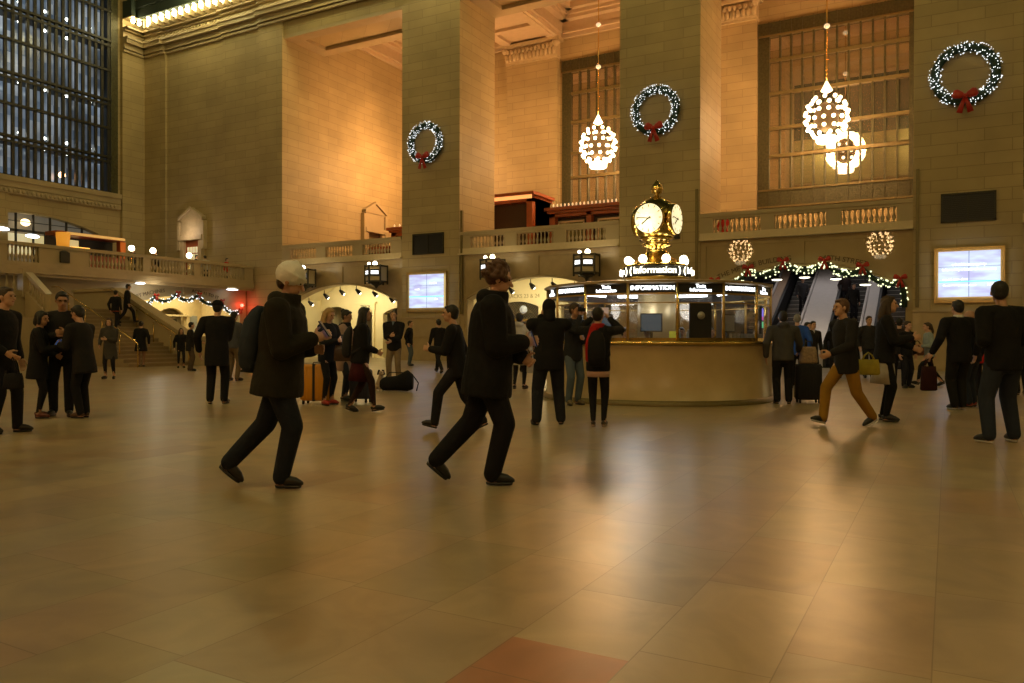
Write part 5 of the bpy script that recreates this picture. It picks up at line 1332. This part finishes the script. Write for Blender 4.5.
# 9-11
p = put(217, 404, 300, -6, 'person with a flat dark cap standing back to viewer in a long black coat', top=DK, coat=.10, flare=.005, hat='cap', build_=1.1, legs='stand', aL='down', aR='belly', bottom=DK)
p = put(233, 381, 309, 25, 'person in a grey jacket behind the capped person', top=(.07, .075, .09), hair=('short', 'black'), aR='phone', bottom=(.14, .10, .06))
p = put(190, 371, 322, 60, 'person in dark coat queuing left of the capped person', top=DK2, coat=.06, aR='hold', bottom=(.10, .07, .05))
p = put(181, 368, 328, 150, 'shorter person in black beside the stair newel', top=DK, male=False, hair=('long', 'brown'), coat=.05)
p = put(246, 372, 322, -70, 'person in dark jacket half hidden behind the hatted walker', top=NAVY, voxel=.02)
# 12 hat walker
p = put(279, 487, 264, 90, 'walking person in white beanie and dark olive parka looking at a phone', top=(.022, .020, .014), coat=.045, flare=.012, hood=1, hair=('short', 'brown'), hat='beanie', legs='walkR', lean=6, puff=1.5, aR=(.05, .15, .17), aL=(.05, .13, .12), head=(0, 22), bottom=(.018, .022, .034), build_=1.16, skin='light', shoes=(.015, .012, .010), collar=(.11, .11, .11))
phone(p, 1, 'phone held by the walker in the white beanie', tilt=35, up=.03)
backpack(p, 'blue grey backpack worn by the walker in the white beanie', c=(.035, .045, .065), s=.86)
# 13-17 luggage group
p = put(327, 405, 308, 120, 'person with long blond hair and dark jacket typing on a phone, red shoes', male=False, top=NAVY, hair=('long', 'blond'), aR='phone', aL='phone', head=(0, 22), bottom=DK, shoes=(.35, .03, .02), legs='stand', coat=.02, skin='light')
phone(p, 1, 'glowing phone held by the person with long blond hair', glow=True, tilt=20)
handbag(p['hands'][0]+V((.0, -.05, .02)), 'dark brown shoulder bag on the blond person', leather((.05, .025, .015)), w_=.42, h_=.28, rz=29, strap=.12)
g = ground(317, 404); suitcase(g, 'large yellow hard shell suitcase with a black strap', mat('yellow_shell', (.62, .27, .012), .35, var=.08), w_=.56, h_=.66, d_=.34, rz=22, handle=.0, stripe=1)
p = put(344, 401, 310, 100, 'person with dark hair in a pale pink coat holding a white paper bag', male=False, top=(.36, .25, .21), coat=.13, flare=.01, hair=('bun', 'black'), aR='phone', aL='hold', bottom=(.03, .035, .05), head=(0, 15), skin='mid', extras=(('scarf', (.01, .01, .012)),))
handbag(p['hands'][0]+V((-.05, -.25, .08)), 'small white and blue paper bag held before the pink coat', mat('white_paper', (.55, .57, .62), .6, var=.15), w_=.26, h_=.26, strap=.04, rz=29)
g = ground(349, 402.5); suitcase(g+V((.16, .15, 0)), 'dark navy suitcase standing beside the person in pink coat', mat('navy_shell', (.015, .02, .035), .5), w_=.40, h_=.55, d_=.24, rz=10, handle=.2)
p = put(360, 412, 306, 80, 'walking person with long black hair, maroon skirt and black heels', male=False, top=DK, hair=('verylong', 'black'), legs='step', aR='belly', aL='belly', puff=1.25, skirt=(.05, .008, .012), bottom=(.03, .015, .012), skin='mid', coat=.0, lean=5)
backpack(p, 'charcoal backpack on the walker with long black hair', c=(.03, .03, .035), s=.8)
p = put(394, 384, 307, 185, 'person in dark blazer, blue shirt and khaki trousers, sunglasses on head', top=DK, inner=(.16, .20, .25), bottom=(.22, .16, .09), aR='chest', aL='belly', extras=('sunglasses',), skin='light', hair=('short', 'brown'), coat=.015, shoes=(.08, .04, .02))
g = ground(397, 391.5); t = empty('duffel_bag', g, 'black duffel bag lying on the floor before the khaki trousers', 'bag', rz=R(27))
b = MB().loft([(0, 0, -.38, .08, .10), (0, 0, -.30, .15, .165), (.02, 0, 0, .17, .17), (.08, 0, .24, .24, .18), (.05, 0, .36, .17, .13)], Matrix.Translation((0, 0, .17)) @ Matrix.Rotation(R(90), 4, 'Y') @ Matrix.Scale(-1, 4, (1, 0, 0)), 20, 2.4); remesh(b.build('bag', cloth(DK), t, world=False), .015)
MB().tube([(-.25, -.02, .32), (-.15, -.1, .43), (.15, -.1, .43), (.28, -.02, .34)], .012, 6).build('handle', RUBBER, t, world=False)
MB().tube([(.38, -.08, .36), (.50, -.1, .2), (.46, -.12, .02)], .014, 6).build('strap', RUBBER, t, world=False)
# small dog beside the bag: white and brown with black ears, sitting
g = ground(380, 391); t = empty('dog', g, 'small white and tan dog with black ears sitting by the duffel bag', 'dog', rz=R(29-150))
b = MB()
b.cap((0, -.10, .10), .085, (0, .02, .24), .075).cap((0, .02, .24), .07, (0, .06, .36), .05)      # rump to chest to neck
b.ell((0, .09, .41), (.062, .07, .058)).cap((0, .13, .395), .032, (0, .19, .385), .024)            # head, muzzle
for sg in (-1, 1):
    b.cap((sg*.045, .05, .22), .028, (sg*.045, .07, .10), .02).cap((sg*.045, .07, .10), .018, (sg*.045, .075, .02), .016).ell((sg*.045, .10, .015), (.02, .035, .015))
    b.cap((sg*.075, -.09, .09), .055, (sg*.08, .02, .10), .035).cap((sg*.08, .02, .10), .03, (sg*.08, -.06, .03), .02).cap((sg*.08, -.06, .022), .018, (sg*.08, .03, .016), .016)
b.cap((0, -.17, .05), .02, (.06, -.27, .03), .01)
remesh(b.build('body', mat('dog_fur', (.42, .32, .22), .8, var=.25, scale=9), t, world=False), .010)
for sg in (-1, 1): MB().cap((sg*.045, .06, .46), .028, (sg*.075, .07, .39), .02).build('ear', HAIRM['black'], t, world=False)
MB().ell((0, .215, .392), .013).build('nose', BLACK, t, world=False)
for sg in (-1, 1): MB().ell((sg*.026, .145, .425), .009).build('eye', EYEM, t, world=False)
# 18-20
p = put(409, 366, 319, 100, 'distant person in dark jacket and blue jeans right of the blazer', top=DK, bottom=JEAN2, hair=('short', 'brown'))
p = put(428, 359.5, 331, 180, 'distant person in a cream coat with a brown bag below the left screen', male=False, top=(.42, .36, .27), coat=.08, hair=('long', 'brown'))
handbag(p['hands'][0]+V((0, -.1, .1)), 'brown shoulder bag on the distant cream coat', leather((.25, .09, .03)), w_=.4, rz=29)
p = put(439, 373, 318, -30, 'distant person in black walking away near the left pier', top=DK, coat=.06, legs='strideR', aL='fwd')
# 21
p = put(457, 430, 302, -85, 'dark walker heading left behind the curly haired walker', top=DK, legs='strideL', coat=.03, aL='phone', lean=6, build_=1.05, skin='light')
# 22
p = put(488, 484, 262, 90, 'walking person with curly hair in a black puffer coat holding something', top=(.010, .010, .011), coat=.06, flare=.01, hood=1, hair=('curly', 'auburn'), legs='walkR', lean=5, puff=1.55, aR=(.05, .15, .14), aL='belly', bottom=(.012, .012, .016), build_=1.2, skin='light', head=(0, 14))
phone(p, 1, 'dark phone in the hand of the curly haired walker', tilt=20)
# 23-25
p = put(519, 389, 313, 20, 'person in a cream hooded coat seen from behind with a white bag', male=False, top=(.42, .38, .30), coat=.15, flare=.01, hair=('short', 'black'), hood=(.42, .38, .30), aR='down', bottom=DK)
handbag(p['hands'][1]+V((0, 0, .02)), 'small white bag carried by the person in cream hooded coat', mat('white_bag', (.5, .48, .42), .6), w_=.22, h_=.3, strap=.15, rz=40)
for i, (x, y, tp, hd, c, l) in enumerate(((528, 366, 327, 0, DK, 'distant person in black under the middle arch, left of two'), (536, 362, 325, 160, (.1, .08, .07), 'distant person in brown under the middle arch, right of two'), (522, 372, 322, 120, DK2, 'distant dark figure right beside the cream coat'))):
    put(x, y, tp, hd, l, top=c)
p = put(549, 425, 299, -8, 'stocky person in black jacket standing back to viewer at the booth', top=DK, build_=1.22, legs='apart', aL='face', aR='face', coat=.035, bottom=(.02, .022, .03), hair=('short', 'black'), hat='hood', shoes=DK)
p = put(573, 405, 303, 150, 'person in dark jacket and blue jeans beside the booth checking a camera', top=(.02, .022, .028), coat=.03, aL='chest', aR='face', bottom=JEAN2, hair=('short', 'brown'), skin='mid', head=(-20, 12), shoes=(.15, .12, .06))
t = empty('camera', p['hands'][1]+V((0, -.04, .02)), 'small black camera held by the person in jeans at the booth', 'camera', rz=R(-120)); MB().cbox((0, 0, 0), (.12, .05, .08)).build('housing', BLACK, t, world=False); MB().tube([(0, .02, 0), (0, .08, 0)], [.03, .033], 14).build('lens', RUBBER, t, world=False)
p = put(598, 427, 307, 12, 'person with red scarf lifting a tablet to photograph the clock', male=False, top=DK, hair=('short', 'black'), hat='headband', legs='close', aL='up', aR='up', extras=(('scarf', (.35, .015, .012)), ('hem', (.55, .36, .30))), bottom=DK, skin='light', lean=-2, head=(10, -8), shoes=(.05, .04, .035), sole=(.3, .25, .2))
h0, h1 = p['hands']; c0 = (h0+h1)/2+V((0, 0, .02)); t = empty('tablet', c0, 'pale tablet raised toward the clock by the person with red scarf', 'tablet', rz=R(17)); MB().cbox((0, 0, .01), (.22, .012, .12)).build('case', mat('pale_case', (.6, .5, .45), .5), t, world=False); MB().cbox((0, -.008, .01), (.20, .003, .105)).build('display', mat('tan_display', (.4, .3, .25), .3, emis=(.8, .6, .5), es=.25, var=0), t, world=False)
backpack(p, 'black backpack with a red edge worn by the tablet photographer', c=DK, s=.84)
# booth staff
for i, (da, r, hd, tp, sk, hr, lb) in enumerate(((-28, 1.35, 120, (.35, .38, .42), 'mid', 'black', 'booth clerk in a pale shirt behind the left window'), (-8, 1.2, 200, (.25, .32, .42), 'dark', 'black', 'booth clerk in a light blue shirt behind the front window'), (24, 1.15, 190, (.5, .52, .55), 'mid', 'black', 'booth clerk in a white shirt right of the dark shutter'), (48, 1.35, 150, (.55, .57, .6), 'light', 'grey', 'booth clerk in a white shirt in the right window'))):
    q = onbooth(da, r, 0); t_ = person((q.x, q.y, 0), 1.42, hd, lb, top=tp, skin=sk, hair=('short', hr), voxel=.016, aL='phone', aR='phone')
# right group
p = put(783, 404, 311, 10, 'person in a charcoal sweater back to viewer resting a hand on luggage', top=(.06, .06, .062), hair=('short', 'black'), aR='out', aL='down', bottom=DK, build_=1.12, coat=.0, hood=1)
g = ground(808, 403); suitcase(g, 'large black suitcase beside the charcoal sweater', cloth((.02, .02, .022)), w_=.46, h_=.66, d_=.30, rz=25, handle=.3)
t = empty('tote_bag', g+V((0, 0, .74)), 'tan and black patterned bag resting on the black suitcase', 'bag', rz=R(28)); MB().loft([(0, 0, 0, .16, .09), (0, 0, .04, .17, .1), (0, 0, .24, .15, .08), (0, 0, .32, .13, .04)], None, 20, 3).build('bag', mat('patterned_cloth', (.28, .20, .13), .7, var=.6, scale=30), t, world=False); MB().tube([(-.08, 0, .3), (-.05, 0, .42), (.05, 0, .42), (.08, 0, .3)], .01, 6).build('handle', BLACK, t, world=False)
p = put(797, 388, 314, 20, 'person in a bright blue jacket and pale cap left of the escalators', top=(.03, .09, .35), hair=('short', 'grey'), coat=.02, bottom=DK)
p = put(812, 380, 321, 170, 'person in dark suit and white shirt facing the viewer by the escalators', top=DK2, inner=(.5, .5, .5), hair=('short', 'black'))
p = put(806, 383, 322, 150, 'shorter person with dark hair between blue jacket and suit', top=DK, hair=('short', 'black'), male=False)
p = put(846, 426, 296, -100, 'walker with dark jacket and mustard trousers striding before the escalators', top=DK2, legs='strideR', coat=.04, bottom=(.30, .16, .02), aL='hold', aR='back', skin='light', hair=('short', 'auburn'), build_=1.05, sole=(.45, .43, .4), lean=5)
t = handbag(ground(868, 424)+V((0, 0, 1.02)), 'yellow and grey bag between the two walkers at the escalators', mat('yellow_cloth', (.36, .29, .02), .7, var=.5, scale=8), w_=.32, h_=.22, strap=.10, rz=20, name='shoulder_bag')
p = put(884, 421, 296, 115, 'person in black coat with white skirt and black boots before the escalators', male=False, top=DK, coat=.0, flare=.01, skirt=(.42, .38, .33), bottom=(.008, .008, .008), hair=('long', 'brown'), aL='hold', aR='phone', build_=1.1, skin='light', shoes=(.01, .01, .01))
for i, (x, y, tp, hd, c, l) in enumerate(((853, 375, 318, 170, DK2, 'distant person with pale face behind the mustard trousers walker'), (868, 378, 316, 180, (.03, .03, .035), 'distant person in dark grey queuing at the second escalator'), (899, 386, 318, 30, (.03, .02, .02), 'person in dark brown jacket right of the black coat'), (906, 388, 321, 160, DK, 'person in black at the right end of the escalator arch'), (835, 378, 322, 190, DK, 'distant person hidden behind the left escalator walker'))):
    put(x, y, tp, hd, l, top=c, hair=('short', ('black', 'brown')[i % 2]))
# on the escalators (positions on the steps)
def esc(x, y, H, hd, label, **kw):
    z = (math.floor((y-36.6)/.4)+1)*.4*SL+.02; return person((x, y+.1, z), H, hd, label, voxel=.02, **kw)
esc(-6.3, 40.7, 1.75, 180, 'person in a grey coat riding the second escalator', top=(.05, .05, .06), coat=.06)
esc(-4.35, 38.7, 1.7, 190, 'person with long light hair riding down the middle escalator', top=DK, male=False, hair=('long', 'auburn'), skin='light')
esc(-3.9, 39.9, 1.78, 175, 'person in a dark coat riding behind the long haired rider', top=DK2, coat=.05)
esc(-4.4, 41.1, 1.72, 180, 'person at the top of the middle escalator', top=(.03, .02, .02))
# far right
p = put(929, 386, 321, -80, 'striding person with ponytail, blue sleeves and pale vest', male=False, top=(.30, .36, .38), hair=('ponytail', 'brown'), legs='strideL', aL='mid', aR='back', bottom=DK, sleeves=.96)
handbag(p['hands'][0]+V((.0, 0, .15)), 'brown leather bag on the striding person in pale vest', leather((.09, .03, .015)), w_=.36, h_=.28, strap=.1, rz=29)
p = put(959, 410, 300, -5, 'person in black suit and white collar standing below the right screen', top=(.010, .010, .012), collar=(.6, .58, .55), legs='close', coat=.03, build_=1.12, aL=(.2, .06, -.0), aR='down', bottom=(.012, .012, .012), sole=(.3, .3, .28))
handbag(p['hands'][0], 'dark red garment bag hanging low from the left hand of the black suit', cloth((.035, .01, .01)), w_=.28, h_=.42, strap=.14, rz=29)
p = put(972, 407, 310, -30, 'bald person in dark jacket and jeans half behind the black suit', top=NAVY, hair=('none', 'black'), bottom=JEAN, skin='mid', shoes=(.3, .04, .02))
p = put(981, 398, 316, 60, 'person with a red bag hidden between the two dark standing figures', top=DK)
handbag(ground(983, 399)+V((0, 0, 1.0)), 'small red bag between the suit and the tall right figure', cloth((.45, .02, .015)), w_=.3, h_=.18, strap=.1, rz=29)
p = put(1003, 443, 281, -12, 'tall person in black jacket and dark jeans at the right edge, white soled sneakers', top=(.010, .010, .011), legs='apart', build_=1.18, coat=.02, bottom=JEAN, hair=('short', 'black'), aL=(.07, .09, .10), aR=(.07, .09, .10), sole=(.5, .48, .44), skin='mid', head=(35, 4), shoes=(.02, .02, .025))
p = put(1022, 395, 310, 0, 'person in dark coat at the right frame edge behind', top=DK)
# on the balconies
p = person((-39.0, 32.4, BF), 1.75, -60, 'person in white shirt leaning on the west balustrade', top=(.45, .42, .36), aL='hold', voxel=.02, lean=14)
p = person((-37.9, 32.9, BF), 1.55, 100, 'person in red top at the right end of the west balustrade', top=(.5, .03, .02), voxel=.02)
for i, (x, y) in enumerate(((-38.6, 27.2), (-38.6, 28.7), (-38.5, 31.2))): person((x, y, BF), 1.62, (100, 250, 80)[i], 'dark seated silhouette beside the %s balcony globe lamp' % ('left', 'middle', 'right')[i], top=DK, voxel=.02)
p = person((-9.0, 36.2, 5.3), 1.62, 180, 'person in red peering over the right balustrade', top=(.5, .03, .03), voxel=.02, skin='light')

# bake every modifier into its mesh
if _rem:
    bpy.context.view_layer.update(); dg = bpy.context.evaluated_depsgraph_get(); new = []
    for o in _rem: new.append(bpy.data.meshes.new_from_object(o.evaluated_get(dg)))
    for o, me in zip(_rem, new):
        if not me.materials:
            for m_ in o.data.materials: me.materials.append(m_)
        o.modifiers.clear(); o.data = me
        me.polygons.foreach_set('use_smooth', [True]*len(me.polygons))
